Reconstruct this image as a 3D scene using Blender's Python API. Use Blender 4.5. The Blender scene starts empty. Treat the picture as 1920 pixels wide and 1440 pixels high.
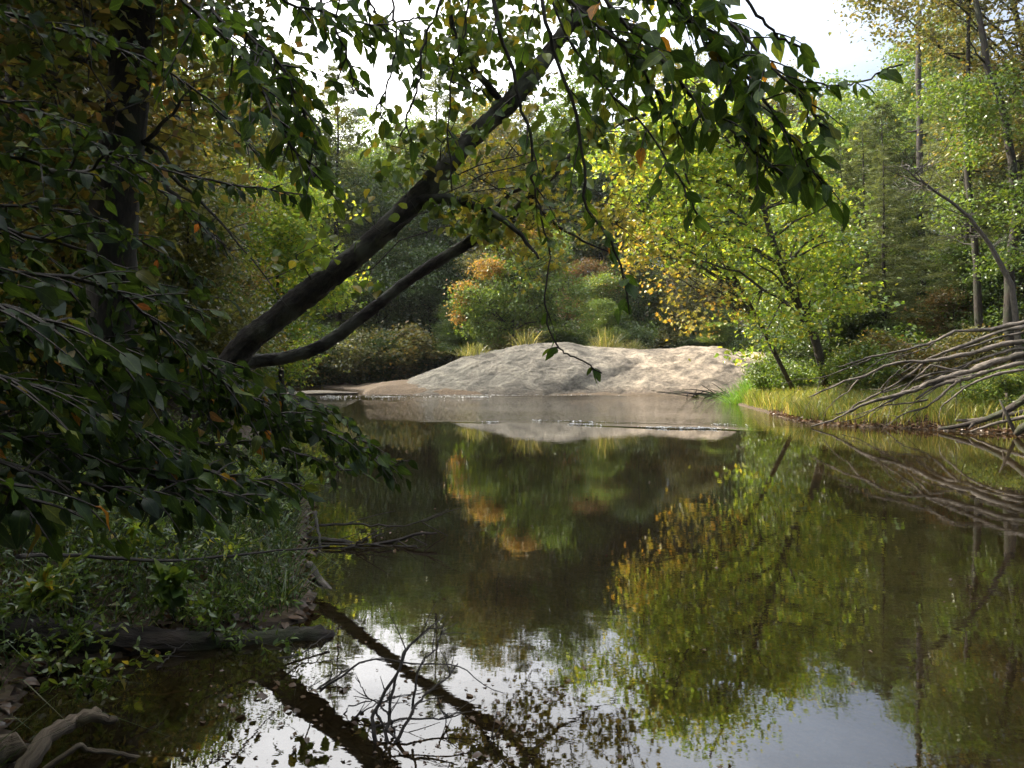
import bpy, math, random
import numpy as np

SC = bpy.context.scene
COL = SC.collection
rng = np.random.default_rng(7)
random.seed(7)
HAZE = .00025
F, CX, HZ, CH = 1440.0, 960.0, 680.0, 1.6      # focal length in pixels, centre, horizon, camera height

def P(px, py, d):
    """pixel of the 1920 x 1440 photograph at a depth d metres -> world point"""
    return np.array([(px - CX) / F * d, d, CH - (py - HZ) / F * d])

def unit(v):
    v = np.asarray(v, float)
    return v / np.maximum(np.linalg.norm(v, axis=-1, keepdims=True), 1e-9)

# ------------------------------------------------------------------ objects
def thing(name, label, cat, loc=(0, 0, 0), group=None):
    o = bpy.data.objects.new(name, None)
    o.empty_display_size = 0.2
    COL.objects.link(o)
    o.location = [float(c) for c in loc]
    tag(o, label, cat, group)
    return o

def tag(o, label=None, cat=None, group=None, kind=None):
    if label: o['label'] = label
    if cat: o['category'] = cat
    if group: o['group'] = group
    if kind: o['kind'] = kind
    return o

class MB:
    """collects vertices and faces, links them as one mesh object"""
    def __init__(s):
        s.v, s.uv, s.f, s.n = [], [], [], 0
    def add(s, verts, faces, uv=None):
        verts = np.asarray(verts, np.float32).reshape(-1, 3)
        for f in faces:
            f = np.asarray(f, np.int32)
            s.f.append(f + s.n)
        s.v.append(verts)
        s.uv.append(np.zeros((len(verts), 2), np.float32) if uv is None else np.asarray(uv, np.float32))
        s.n += len(verts)
    def tube(s, pts, rad, k=6, cap=True, bump=0.0):
        pts = np.asarray(pts, float)
        n = len(pts)
        rad = np.broadcast_to(np.asarray(rad, float), (n,)).copy()
        t = np.gradient(pts, axis=0)
        t = unit(t)
        ref = np.array([0.31, 0.17, 0.93])
        if abs(np.dot(unit(pts[-1] - pts[0]), unit(ref))) > 0.9: ref = np.array([0.9, 0.3, 0.1])
        a = unit(np.cross(t, ref))
        b = np.cross(t, a)
        th = np.linspace(0, 2 * np.pi, k + 1)
        rr = rad[:, None] * np.ones(k + 1)
        if bump:
            e = rng.normal(0, bump, (n, k + 1)); e[:, -1] = e[:, 0]
            rr = rr * (1 + e)
        V = pts[:, None, :] + rr[..., None] * (np.cos(th)[None, :, None] * a[:, None, :] + np.sin(th)[None, :, None] * b[:, None, :])
        L = np.concatenate([[0], np.cumsum(np.linalg.norm(np.diff(pts, axis=0), axis=1))]) + rng.random() * 30
        uv = np.stack(np.broadcast_arrays(th[None, :] * max(rad.mean(), 0.004) + rng.random() * 9, L[:, None]), -1).reshape(-1, 2)
        i = np.arange(n - 1)[:, None] * (k + 1) + np.arange(k)[None, :]
        q = np.stack([i, i + 1, i + k + 2, i + k + 1], -1).reshape(-1, 4)
        fs = [q]
        V = V.reshape(-1, 3)
        if cap:
            for row, c in ((0, pts[0]), (n - 1, pts[-1])):
                base = len(V)
                V = np.vstack([V, c[None]])
                uv = np.vstack([uv, uv[row * (k + 1)][None]])
                j = row * (k + 1) + np.arange(k)
                tri = np.stack([np.full(k, base), j + 1, j] if row == 0 else [np.full(k, base), j, j + 1], -1)
                fs.append(tri)
        s.add(V, fs, uv)
    def leaves(s, C, D, N, L, W, shape='kite', curl=0.25):
        C = np.asarray(C, float); n = len(C)
        if n == 0: return
        D = unit(D); S = unit(np.cross(D, N)); N = np.cross(S, D)
        L = np.broadcast_to(L, (n,)); W = np.broadcast_to(W, (n,))
        u, v, w, faces = LEAF[shape]
        cu = curl * (0.3 + rng.random(n)) * np.where(rng.random(n) < 0.8, 1, -0.5)
        ww = w[None, :] * W[:, None] - (cu * L)[:, None] * (u ** 2)[None, :]
        if shape != 'needle':
            ww = ww + (rng.normal(0, .55, n) * W)[:, None] * (v * u)[None, :] + (rng.normal(0, .10, n) * L)[:, None] * np.sin(u * 5)[None, :] * (shape == 'ovate')
        V = C[:, None, :] + D[:, None, :] * (u[None, :] * L[:, None])[..., None] + S[:, None, :] * (v[None, :] * W[:, None])[..., None] + N[:, None, :] * ww[..., None]
        m = len(u)
        off = (np.arange(n) * m)[:, None, None]
        fs = [(np.asarray(f)[None] + off).reshape(-1, len(f[0])) for f in faces]
        uv = np.tile(np.stack([u, v], -1), (n, 1))
        s.add(V.reshape(-1, 3), fs, uv)
    def blades(s, B, H, lean, W):
        """grass blades: base points, heights, horizontal lean vectors, widths"""
        n = len(B)
        ang = rng.random(n) * 2 * np.pi
        S = np.stack([np.cos(ang), np.sin(ang), np.zeros(n)], -1) * W[:, None] * 0.5
        up = np.array([0, 0, 1.0])
        m1 = B + up * (H * 0.4)[:, None] + lean * 0.22
        m2 = B + up * (H * 0.78)[:, None] + lean * 0.6
        tp = B + up * (H * (1 - 0.25 * np.linalg.norm(lean, axis=1) / np.maximum(H, 1e-3)))[:, None] + lean
        V = np.stack([B - S, B + S, m1 - S * .9, m1 + S * .9, m2 - S * .6, m2 + S * .6, tp], 1).reshape(-1, 3)
        o = (np.arange(n) * 7)[:, None, None]
        q = (np.array([[0, 1, 3, 2], [2, 3, 5, 4]])[None] + o).reshape(-1, 4)
        t = (np.array([[4, 5, 6]])[None] + o).reshape(-1, 3)
        s.add(V, [q, t])
    def mesh(s, name, mat, origin=(0, 0, 0), smooth=False):
        me = bpy.data.meshes.new(name)
        v = np.concatenate(s.v) - np.asarray(origin, np.float32)
        tot = np.concatenate([np.full(len(f), f.shape[1], np.int32) for f in s.f])
        idx = np.concatenate([f.ravel() for f in s.f]).astype(np.int32)
        me.vertices.add(len(v)); me.vertices.foreach_set('co', v.astype(np.float32).ravel())
        me.loops.add(len(idx)); me.loops.foreach_set('vertex_index', idx)
        me.polygons.add(len(tot))
        me.polygons.foreach_set('loop_start', np.concatenate([[0], np.cumsum(tot)[:-1]]).astype(np.int32))
        me.polygons.foreach_set('use_smooth', np.full(len(tot), smooth, bool))
        uv = me.uv_layers.new(name='UVMap')
        uv.data.foreach_set('uv', np.concatenate(s.uv)[idx].ravel())
        me.materials.append(mat)
        me.update(calc_edges=True)
        return me
    def build(s, name, mat, parent=None, smooth=False, origin=None):
        if origin is None: origin = tuple(parent_world(parent)) if parent else (0, 0, 0)
        o = bpy.data.objects.new(name, s.mesh(name, mat, origin, smooth))
        COL.objects.link(o)
        if parent: o.parent = parent
        else: o.location = origin
        return o

def parent_world(o):
    v = np.zeros(3)
    while o is not None:
        v += np.array(o.location); o = o.parent
    return v

LEAF = {}
LEAF['kite'] = (np.array([0, .42, 1, .42]), np.array([0, .5, 0, -.5]), np.array([0, .15, 0, .15]), [[[0, 1, 2], [0, 2, 3]]])
LEAF['needle'] = (np.array([0, .5, 1, .5]), np.array([0, .5, 0, -.5]), np.array([0, 0, 0, 0.]), [[[0, 1, 2, 3]]])
_u = [0, .2, .47, .77, 1.05, .18, .47, .78, .18, .47, .78]
_v = [0, 0, 0, 0, 0, .37, .5, .29, -.37, -.5, -.29]
_w = [0, 0, 0, 0, 0, .09, .13, .08, .09, .13, .08]
LEAF['ovate'] = (np.array(_u), np.array(_v), np.array(_w),
    [[[0, 5, 1], [3, 7, 4], [0, 1, 8], [3, 4, 10]], [[1, 5, 6, 2], [2, 6, 7, 3], [1, 2, 9, 8], [2, 3, 10, 9]]])
_a = np.radians([180, 148, 118, 88, 62, 40, 22, 0])
_r = np.array([.10, .34, .24, .50, .27, .52, .30, .62])
_au = np.concatenate([[0], np.cos(_a) * _r, (np.cos(_a) * _r)[1:-1]]) * .9 + .3
_av = np.concatenate([[0], np.sin(_a) * _r, -(np.sin(_a) * _r)[1:-1]]) * 1.0
_aw = np.abs(_av) * 0.35
LEAF['maple'] = (_au, _av, _aw,
    [[[0, i + 1, i] for i in range(1, 8)] + [[0, 1, 9]] + [[0, 9 + i, 10 + i] for i in range(5)] + [[0, 14, 8]]])

def bez(a, c, b, n=6):
    t = np.linspace(0, 1, n)[:, None]
    return (1 - t) ** 2 * np.asarray(a) + 2 * t * (1 - t) * np.asarray(c) + t ** 2 * np.asarray(b)

def smooth_path(pts, n=24, wob=0.0):
    """Catmull-Rom through the points"""
    p = np.asarray(pts, float)
    q = np.vstack([2 * p[0] - p[1], p, 2 * p[-1] - p[-2]])
    m = len(p) - 1
    out = []
    for x in np.linspace(0, m, n):
        i = min(int(x), m - 1); t = x - i
        a, b, c, d = q[i], q[i + 1], q[i + 2], q[i + 3]
        out.append(.5 * (2 * b + (c - a) * t + (2 * a - 5 * b + 4 * c - d) * t * t + (3 * b - a - 3 * c + d) * t ** 3))
    out = np.array(out)
    if wob:
        e = rng.normal(0, wob, out.shape)
        e[0] = 0
        out = out + e
    return out

# ---------------------------------------------------------------- materials
def new_mat(name):
    m = bpy.data.materials.new(name); m.use_nodes = True
    nt = m.node_tree; nt.nodes.clear()
    return m, nt, nt.nodes.new('ShaderNodeOutputMaterial')

def N(nt, kind, **kw):
    n = nt.nodes.new(kind)
    for k, v in kw.items():
        if k in n.inputs.keys(): n.inputs[k].default_value = v
        else: setattr(n, k, v)
    return n

def ramp(nt, fac, stops, interp='LINEAR'):
    r = nt.nodes.new('ShaderNodeValToRGB')
    r.color_ramp.interpolation = interp
    el = r.color_ramp.elements
    while len(el) < len(stops): el.new(0.5)
    for e, (p, c) in zip(el, stops):
        e.position = p; e.color = (*c, 1)
    nt.links.new(fac, r.inputs[0])
    return r.outputs[0]

def leaf_mat(name, stops, trans=1.0, gloss=0.06, rough=0.38, warm=(1.25, 1.15, .55), objvar=0.35, veins=False):
    m, nt, out = new_mat(name)
    geo = N(nt, 'ShaderNodeNewGeometry'); oi = N(nt, 'ShaderNodeObjectInfo')
    mx = N(nt, 'ShaderNodeMath', operation='MULTIPLY_ADD')
    nt.links.new(oi.outputs['Random'], mx.inputs[0]); mx.inputs[1].default_value = objvar
    nt.links.new(geo.outputs['Random Per Island'], mx.inputs[2])
    md = N(nt, 'ShaderNodeMath', operation='MULTIPLY'); md.inputs[1].default_value = 1 / (1 + objvar)
    nt.links.new(mx.outputs[0], md.inputs[0])
    col = ramp(nt, md.outputs[0], stops)
    # value jitter
    wn = N(nt, 'ShaderNodeTexWhiteNoise', noise_dimensions='1D')
    nt.links.new(geo.outputs['Random Per Island'], wn.inputs['W'])
    vv = N(nt, 'ShaderNodeMapRange'); vv.inputs['To Min'].default_value = .65; vv.inputs['To Max'].default_value = 1.3
    nt.links.new(wn.outputs['Value'], vv.inputs['Value'])
    hs = N(nt, 'ShaderNodeHueSaturation'); nt.links.new(col, hs.inputs['Color']); nt.links.new(vv.outputs[0], hs.inputs['Value'])
    if veins:
        tcu = N(nt, 'ShaderNodeTexCoord'); su_ = N(nt, 'ShaderNodeSeparateXYZ'); nt.links.new(tcu.outputs['UV'], su_.inputs[0])
        ab = N(nt, 'ShaderNodeMath', operation='ABSOLUTE'); nt.links.new(su_.outputs['Y'], ab.inputs[0])
        # side veins run obliquely off the midrib
        sv_ = N(nt, 'ShaderNodeMath', operation='MULTIPLY_ADD'); nt.links.new(ab.outputs[0], sv_.inputs[0]); sv_.inputs[1].default_value = -.7; nt.links.new(su_.outputs['X'], sv_.inputs[2])
        fr_ = N(nt, 'ShaderNodeMath', operation='PINGPONG'); nt.links.new(sv_.outputs[0], fr_.inputs[0]); fr_.inputs[1].default_value = .065
        vr = ramp(nt, fr_.outputs[0], [(0, (1.3, 1.3, 1.2)), (.016, (1, 1, 1))])
        mr = ramp(nt, ab.outputs[0], [(.015, (1.7, 1.6, 1.4)), (.04, (1, 1, 1))])
        nz = N(nt, 'ShaderNodeTexNoise', noise_dimensions='4D', Scale=4.5, Detail=3.0); nt.links.new(tcu.outputs['UV'], nz.inputs['Vector'])
        w10 = N(nt, 'ShaderNodeMath', operation='MULTIPLY'); nt.links.new(geo.outputs['Random Per Island'], w10.inputs[0]); w10.inputs[1].default_value = 97.0; nt.links.new(w10.outputs[0], nz.inputs['W'])
        sp_ = ramp(nt, nz.outputs['Fac'], [(.34, (.7, .75, .7)), (.58, (1.05, 1.05, 1)), (.68, (1.05, 1.05, 1)), (.72, (1.5, .8, .6))])
        src = hs.outputs[0]
        for extra in (vr, mr, sp_):
            mq = N(nt, 'ShaderNodeMix', data_type='RGBA', blend_type='MULTIPLY'); mq.inputs[0].default_value = 1; nt.links.new(src, mq.inputs[6]); nt.links.new(extra, mq.inputs[7]); src = mq.outputs[2]
    else: src = hs.outputs[0]
    df = N(nt, 'ShaderNodeBsdfDiffuse'); nt.links.new(src, df.inputs['Color'])
    tr = N(nt, 'ShaderNodeBsdfTranslucent')
    tm = N(nt, 'ShaderNodeMix', data_type='RGBA', blend_type='MULTIPLY'); tm.inputs[0].default_value = 1
    nt.links.new(src, tm.inputs[6]); tm.inputs[7].default_value = (*[c * trans for c in warm], 1)
    nt.links.new(tm.outputs[2], tr.inputs['Color'])
    ad = N(nt, 'ShaderNodeAddShader'); nt.links.new(df.outputs[0], ad.inputs[0]); nt.links.new(tr.outputs[0], ad.inputs[1])
    gl = N(nt, 'ShaderNodeBsdfGlossy', Roughness=rough); gl.inputs['Color'].default_value = (.9, .9, .9, 1)
    ms = N(nt, 'ShaderNodeMixShader'); ms.inputs[0].default_value = gloss
    nt.links.new(ad.outputs[0], ms.inputs[1]); nt.links.new(gl.outputs[0], ms.inputs[2])
    nt.links.new(ms.outputs[0], out.inputs['Surface'])
    return m

def bark_mat(name, dark, light, moss=None, su=30, sv=6, bump=.6, rough=.85):
    m, nt, out = new_mat(name)
    uv = N(nt, 'ShaderNodeTexCoord')
    mp = N(nt, 'ShaderNodeMapping'); mp.inputs['Scale'].default_value = (su, sv, 1)
    nt.links.new(uv.outputs['UV'], mp.inputs['Vector'])
    n1 = N(nt, 'ShaderNodeTexNoise', Scale=1.0, Detail=6.0, Roughness=.65); nt.links.new(mp.outputs[0], n1.inputs['Vector'])
    n2 = N(nt, 'ShaderNodeTexNoise', Scale=2.2, Detail=4.0); nt.links.new(uv.outputs['Object'], n2.inputs['Vector'])
    c = ramp(nt, n1.outputs['Fac'], [(.3, dark), (.55, [(a + b) / 2 for a, b in zip(dark, light)]), (.72, light)])
    bs = N(nt, 'ShaderNodeBsdfPrincipled', Roughness=rough)
    if moss:
        f = ramp(nt, n2.outputs['Fac'], [(.5, (0, 0, 0)), (.62, (1, 1, 1))])
        mxx = N(nt, 'ShaderNodeMix', data_type='RGBA'); nt.links.new(f, mxx.inputs[0]); nt.links.new(c, mxx.inputs[6]); mxx.inputs[7].default_value = (*moss, 1)
        c = mxx.outputs[2]
    nt.links.new(c, bs.inputs['Base Color'])
    b = N(nt, 'ShaderNodeBump', Strength=bump, Distance=.03); nt.links.new(n1.outputs['Fac'], b.inputs['Height'])
    nt.links.new(b.outputs[0], bs.inputs['Normal'])
    nt.links.new(bs.outputs[0], out.inputs['Surface'])
    return m

M = {}
M['leaf_green'] = leaf_mat('leaf_green', [(0, (.045, .085, .016)), (.5, (.075, .12, .02)), (.85, (.12, .15, .025)), (1, (.28, .2, .025))])
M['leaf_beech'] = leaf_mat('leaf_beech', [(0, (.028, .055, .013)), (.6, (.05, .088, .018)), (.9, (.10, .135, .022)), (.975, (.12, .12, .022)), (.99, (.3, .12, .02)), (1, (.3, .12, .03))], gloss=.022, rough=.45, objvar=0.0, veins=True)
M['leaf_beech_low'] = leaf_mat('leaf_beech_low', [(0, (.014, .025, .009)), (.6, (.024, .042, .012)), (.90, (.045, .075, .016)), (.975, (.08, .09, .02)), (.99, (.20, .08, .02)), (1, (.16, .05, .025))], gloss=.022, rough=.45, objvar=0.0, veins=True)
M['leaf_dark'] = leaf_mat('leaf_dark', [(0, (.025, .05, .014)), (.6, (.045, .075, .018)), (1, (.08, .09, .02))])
M['leaf_bright'] = leaf_mat('leaf_bright', [(0, (.08, .15, .022)), (.5, (.15, .215, .03)), (.85, (.25, .265, .038)), (1, (.36, .29, .045))], objvar=.1, warm=(1.5, 1.35, .7))
M['leaf_yellow'] = leaf_mat('leaf_yellow', [(0, (.11, .15, .025)), (.45, (.20, .21, .035)), (.8, (.29, .24, .04)), (1, (.34, .2, .04))], warm=(1.2, 1.0, .6))
M['leaf_orange'] = leaf_mat('leaf_orange', [(0, (.07, .075, .022)), (.4, (.11, .09, .026)), (.8, (.18, .10, .032)), (1, (.26, .12, .035))], warm=(1.15, .95, .6))
M['leaf_olive'] = leaf_mat('leaf_olive', [(0, (.05, .065, .022)), (.5, (.09, .095, .028)), (.85, (.15, .12, .035)), (1, (.2, .11, .035))])
M['leaf_bushrim'] = leaf_mat('leaf_bushrim', [(0, (.11, .14, .025)), (.5, (.19, .15, .03)), (1, (.23, .12, .035))], warm=(1.2, .95, .6))
M['needle'] = leaf_mat('needle', [(0, (.055, .075, .032)), (.6, (.09, .11, .045)), (1, (.14, .145, .06))], gloss=.04, trans=.8)
M['needle_dark'] = leaf_mat('needle_dark', [(0, (.028, .042, .018)), (.6, (.05, .068, .026)), (1, (.085, .095, .036))], gloss=.03, trans=.6)
M['needle_brown'] = leaf_mat('needle_brown', [(0, (.05, .06, .026)), (.6, (.085, .08, .035)), (1, (.13, .10, .05))], gloss=.03, trans=.7)
M['grass'] = leaf_mat('grass', [(0, (.08, .12, .02)), (.5, (.14, .17, .03)), (.85, (.24, .21, .06)), (1, (.32, .25, .09))], objvar=0)
M['grass_green'] = leaf_mat('grass_green', [(0, (.05, .13, .018)), (.6, (.09, .18, .02)), (1, (.16, .2, .03))], objvar=0)
M['grass_lime'] = leaf_mat('grass_lime', [(0, (.06, .11, .018)), (.6, (.12, .17, .025)), (1, (.22, .22, .04))], objvar=0)
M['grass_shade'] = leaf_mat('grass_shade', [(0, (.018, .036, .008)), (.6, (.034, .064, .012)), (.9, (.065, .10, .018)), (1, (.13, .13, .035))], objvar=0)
M['grass_dry'] = leaf_mat('grass_dry', [(0, (.06, .08, .02)), (.6, (.13, .13, .04)), (.85, (.22, .19, .08)), (1, (.42, .36, .22))], objvar=0)
M['dead_leaf'] = leaf_mat('dead_leaf', [(0, (.05, .03, .018)), (.5, (.11, .062, .03)), (.8, (.18, .115, .06)), (.93, (.28, .11, .03)), (1, (.3, .22, .14))], gloss=.05, trans=.4, objvar=1.0, warm=(1, .9, .8))
M['bark'] = bark_mat('bark', (.012, .009, .007), (.065, .052, .04), moss=(.03, .034, .018))
M['bark_leaning'] = bark_mat('bark_leaning', (.008, .007, .006), (.075, .06, .046), moss=(.12, .118, .09), su=34, sv=11, bump=1.0)
M['bark_grey'] = bark_mat('bark_grey', (.03, .026, .021), (.12, .105, .088), su=30, sv=7)
M['bark_thin'] = bark_mat('bark_thin', (.03, .024, .02), (.10, .085, .07), su=60, sv=14)
M['dead_wood'] = bark_mat('dead_wood', (.045, .036, .028), (.30, .255, .21), su=60, sv=9, bump=1.0, moss=(.05, .042, .03))
M['driftwood'] = bark_mat('driftwood', (.12, .085, .055), (.50, .40, .29), su=70, sv=6, bump=.9)
M['rotten_wood'] = bark_mat('rotten_wood', (.014, .011, .009), (.075, .056, .042), moss=(.04, .05, .02), su=24, sv=5, bump=1)

# terrain: forest floor and riverbed (by height)
m, nt, out = new_mat('forest_floor')
geo = N(nt, 'ShaderNodeNewGeometry')
n1 = N(nt, 'ShaderNodeTexNoise', Scale=1.7, Detail=8.0, Roughness=.7); nt.links.new(geo.outputs['Position'], n1.inputs['Vector'])
n2 = N(nt, 'ShaderNodeTexVoronoi', Scale=16.0); nt.links.new(geo.outputs['Position'], n2.inputs['Vector'])
n3 = N(nt, 'ShaderNodeTexNoise', Scale=.25, Detail=3.0); nt.links.new(geo.outputs['Position'], n3.inputs['Vector'])
litter = ramp(nt, n2.outputs['Color'], [(0, (.05, .032, .018)), (.5, (.10, .062, .03)), (.8, (.15, .10, .05)), (1, (.09, .08, .03))])
soil = ramp(nt, n1.outputs['Fac'], [(.35, (.022, .016, .011)), (.65, (.07, .05, .03))])
mxs = N(nt, 'ShaderNodeMix', data_type='RGBA'); nt.links.new(n1.outputs['Fac'], mxs.inputs[0]); nt.links.new(litter, mxs.inputs[6]); nt.links.new(soil, mxs.inputs[7])
sand = ramp(nt, n1.outputs['Fac'], [(.3, (.06, .042, .022)), (.5, (.13, .09, .045)), (.7, (.2, .14, .075))])
sandm = N(nt, 'ShaderNodeMix', data_type='RGBA'); nt.links.new(n3.outputs['Fac'], sandm.inputs[0]); nt.links.new(sand, sandm.inputs[6]); sandm.inputs[7].default_value = (.05, .04, .022, 1)
sep = N(nt, 'ShaderNodeSeparateXYZ'); nt.links.new(geo.outputs['Position'], sep.inputs[0])
zz = N(nt, 'ShaderNodeMapRange'); zz.inputs['From Min'].default_value = -.03; zz.inputs['From Max'].default_value = .05
nt.links.new(sep.outputs['Z'], zz.inputs['Value'])
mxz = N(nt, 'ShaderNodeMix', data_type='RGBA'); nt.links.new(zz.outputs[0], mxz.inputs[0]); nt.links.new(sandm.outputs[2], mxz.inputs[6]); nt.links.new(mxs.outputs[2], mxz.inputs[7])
# left-bank water's darkness put into the bed colour, sand in the shallows opposite
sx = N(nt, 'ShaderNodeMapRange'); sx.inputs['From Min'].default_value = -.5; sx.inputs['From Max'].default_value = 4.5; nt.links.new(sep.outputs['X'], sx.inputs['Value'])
bed_darkening = N(nt, 'ShaderNodeMix', data_type='RGBA'); nt.links.new(sx.outputs[0], bed_darkening.inputs[0]); bed_darkening.inputs[6].default_value = (.018, .014, .009, 1); nt.links.new(sandm.outputs[2], bed_darkening.inputs[7]); nt.links.new(bed_darkening.outputs[2], mxz.inputs[6])
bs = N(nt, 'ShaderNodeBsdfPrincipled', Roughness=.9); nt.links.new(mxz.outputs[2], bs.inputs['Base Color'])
bp = N(nt, 'ShaderNodeBump', Strength=.7, Distance=.05); nt.links.new(n2.outputs['Distance'], bp.inputs['Height']); nt.links.new(bp.outputs[0], bs.inputs['Normal'])
nt.links.new(bs.outputs[0], out.inputs['Surface'])
M['floor'] = m

# granite
m, nt, out = new_mat('granite')
geo = N(nt, 'ShaderNodeNewGeometry')
n1 = N(nt, 'ShaderNodeTexNoise', Scale=.55, Detail=9.0, Roughness=.62); nt.links.new(geo.outputs['Position'], n1.inputs['Vector'])
n2 = N(nt, 'ShaderNodeTexNoise', Scale=6.0, Detail=8.0, Roughness=.8); nt.links.new(geo.outputs['Position'], n2.inputs['Vector'])
mp = N(nt, 'ShaderNodeMapping'); mp.inputs['Scale'].default_value = (.9, 1.1, 2.2); mp.inputs['Rotation'].default_value = (0, .35, .2)
nt.links.new(geo.outputs['Position'], mp.inputs['Vector'])
n3 = N(nt, 'ShaderNodeTexNoise', Scale=1.0, Detail=6.0, Roughness=.6, Distortion=.6); nt.links.new(mp.outputs[0], n3.inputs['Vector'])
base = ramp(nt, n1.outputs['Fac'], [(.3, (.15, .14, .115)), (.46, (.30, .27, .22)), (.6, (.47, .42, .34))])
st = ramp(nt, n3.outputs['Fac'], [(.36, (.30, .30, .29)), (.5, (.85, .85, .85)), (.6, (1.1, 1.1, 1.08))])
gr = ramp(nt, n2.outputs['Fac'], [(.36, (.35, .34, .32)), (.52, (.85, .85, .85)), (.62, (1.15, 1.12, 1.08))])
a1 = N(nt, 'ShaderNodeMix', data_type='RGBA', blend_type='MULTIPLY'); a1.inputs[0].default_value = .95; nt.links.new(base, a1.inputs[6]); nt.links.new(st, a1.inputs[7])
a2 = N(nt, 'ShaderNodeMix', data_type='RGBA', blend_type='MULTIPLY'); a2.inputs[0].default_value = .8; nt.links.new(a1.outputs[2], a2.inputs[6]); nt.links.new(gr, a2.inputs[7])
# pink-ish tint of the eastern lobe, wet line at the water
sep = N(nt, 'ShaderNodeSeparateXYZ'); nt.links.new(geo.outputs['Position'], sep.inputs[0])
ex = N(nt, 'ShaderNodeMapRange'); ex.inputs['From Min'].default_value = 4; ex.inputs['From Max'].default_value = 8; nt.links.new(sep.outputs['X'], ex.inputs['Value'])
a3 = N(nt, 'ShaderNodeMix', data_type='RGBA', blend_type='MULTIPLY'); nt.links.new(ex.outputs[0], a3.inputs[0]); nt.links.new(a2.outputs[2], a3.inputs[6]); a3.inputs[7].default_value = (1.5, 1.36, 1.25, 1)
wz = N(nt, 'ShaderNodeMath', operation='MULTIPLY_ADD'); nt.links.new(n1.outputs['Fac'], wz.inputs[0]); wz.inputs[1].default_value = -.5; nt.links.new(sep.outputs['Z'], wz.inputs[2])
wr = N(nt, 'ShaderNodeMapRange'); wr.inputs['From Min'].default_value = -.2; wr.inputs['From Max'].default_value = .22; wr.inputs['To Min'].default_value = .85; wr.inputs['To Max'].default_value = 0
nt.links.new(wz.outputs[0], wr.inputs['Value'])
# grey lichen on the western lobe
lx = N(nt, 'ShaderNodeMapRange'); lx.inputs['From Min'].default_value = 4.5; lx.inputs['From Max'].default_value = -1; nt.links.new(sep.outputs['X'], lx.inputs['Value'])
ln_ = ramp(nt, n1.outputs['Fac'], [(.36, (0, 0, 0)), (.52, (1, 1, 1))])
lm_ = N(nt, 'ShaderNodeMath', operation='MULTIPLY'); nt.links.new(lx.outputs[0], lm_.inputs[0]); nt.links.new(ln_, lm_.inputs[1])
a3b = N(nt, 'ShaderNodeMix', data_type='RGBA', blend_type='MULTIPLY'); nt.links.new(lm_.outputs[0], a3b.inputs[0]); nt.links.new(a3.outputs[2], a3b.inputs[6]); a3b.inputs[7].default_value = (.50, .53, .54, 1); a3 = a3b
a4 = N(nt, 'ShaderNodeMix', data_type='RGBA', blend_type='MULTIPLY'); nt.links.new(wr.outputs[0], a4.inputs[0]); nt.links.new(a3.outputs[2], a4.inputs[6]); a4.inputs[7].default_value = (.5, .44, .40, 1)
bs = N(nt, 'ShaderNodeBsdfPrincipled', Roughness=.85); nt.links.new(a4.outputs[2], bs.inputs['Base Color'])
ad = N(nt, 'ShaderNodeMath', operation='MULTIPLY_ADD'); nt.links.new(n2.outputs['Fac'], ad.inputs[0]); ad.inputs[1].default_value = .7; nt.links.new(n3.outputs['Fac'], ad.inputs[2])
bp = N(nt, 'ShaderNodeBump', Strength=.9, Distance=.35); nt.links.new(ad.outputs[0], bp.inputs['Height']); nt.links.new(bp.outputs[0], bs.inputs['Normal'])
nt.links.new(bs.outputs[0], out.inputs['Surface'])
M['granite'] = m

# water: fresnel mirror over murky brown see-through
m, nt, out = new_mat('river_water')
geo = N(nt, 'ShaderNodeNewGeometry')
sep = N(nt, 'ShaderNodeSeparateXYZ'); nt.links.new(geo.outputs['Position'], sep.inputs[0])
mp = N(nt, 'ShaderNodeMapping'); mp.inputs['Scale'].default_value = (1.1, 2.4, 1); mp.inputs['Rotation'].default_value = (0, 0, .12); nt.links.new(geo.outputs['Position'], mp.inputs['Vector'])
w1 = N(nt, 'ShaderNodeTexNoise', Scale=2.2, Detail=3.0, Roughness=.5, Distortion=.4); nt.links.new(mp.outputs[0], w1.inputs['Vector'])
w2 = N(nt, 'ShaderNodeTexNoise', Scale=9.0, Detail=3.0, Roughness=.6); nt.links.new(mp.outputs[0], w2.inputs['Vector'])
pat = N(nt, 'ShaderNodeTexNoise', Scale=.16, Detail=2.0); nt.links.new(geo.outputs['Position'], pat.inputs['Vector'])
# riffle zone between the rock and the little ledge
r1 = N(nt, 'ShaderNodeMapRange', interpolation_type='SMOOTHSTEP'); r1.inputs['From Min'].default_value = 19.6; r1.inputs['From Max'].default_value = 21.5; rsl = N(nt, 'ShaderNodeMath', operation='MULTIPLY_ADD'); nt.links.new(sep.outputs['X'], rsl.inputs[0]); rsl.inputs[1].default_value = .24; nt.links.new(sep.outputs['Y'], rsl.inputs[2]); nt.links.new(rsl.outputs[0], r1.inputs['Value'])
amp = N(nt, 'ShaderNodeMapRange'); amp.inputs['To Min'].default_value = .0006; amp.inputs['To Max'].default_value = .016; nt.links.new(r1.outputs[0], amp.inputs['Value'])
pm = N(nt, 'ShaderNodeMapRange'); pm.inputs['From Min'].default_value = .35; pm.inputs['From Max'].default_value = .65; pm.inputs['To Min'].default_value = .5; pm.inputs['To Max'].default_value = 1.5; nt.links.new(pat.outputs['Fac'], pm.inputs['Value'])
am = N(nt, 'ShaderNodeMath', operation='MULTIPLY'); nt.links.new(amp.outputs[0], am.inputs[0]); nt.links.new(pm.outputs[0], am.inputs[1])
hsum = N(nt, 'ShaderNodeMath', operation='MULTIPLY_ADD'); nt.links.new(w2.outputs['Fac'], hsum.inputs[0]); hsum.inputs[1].default_value = .15; nt.links.new(w1.outputs['Fac'], hsum.inputs[2])
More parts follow.
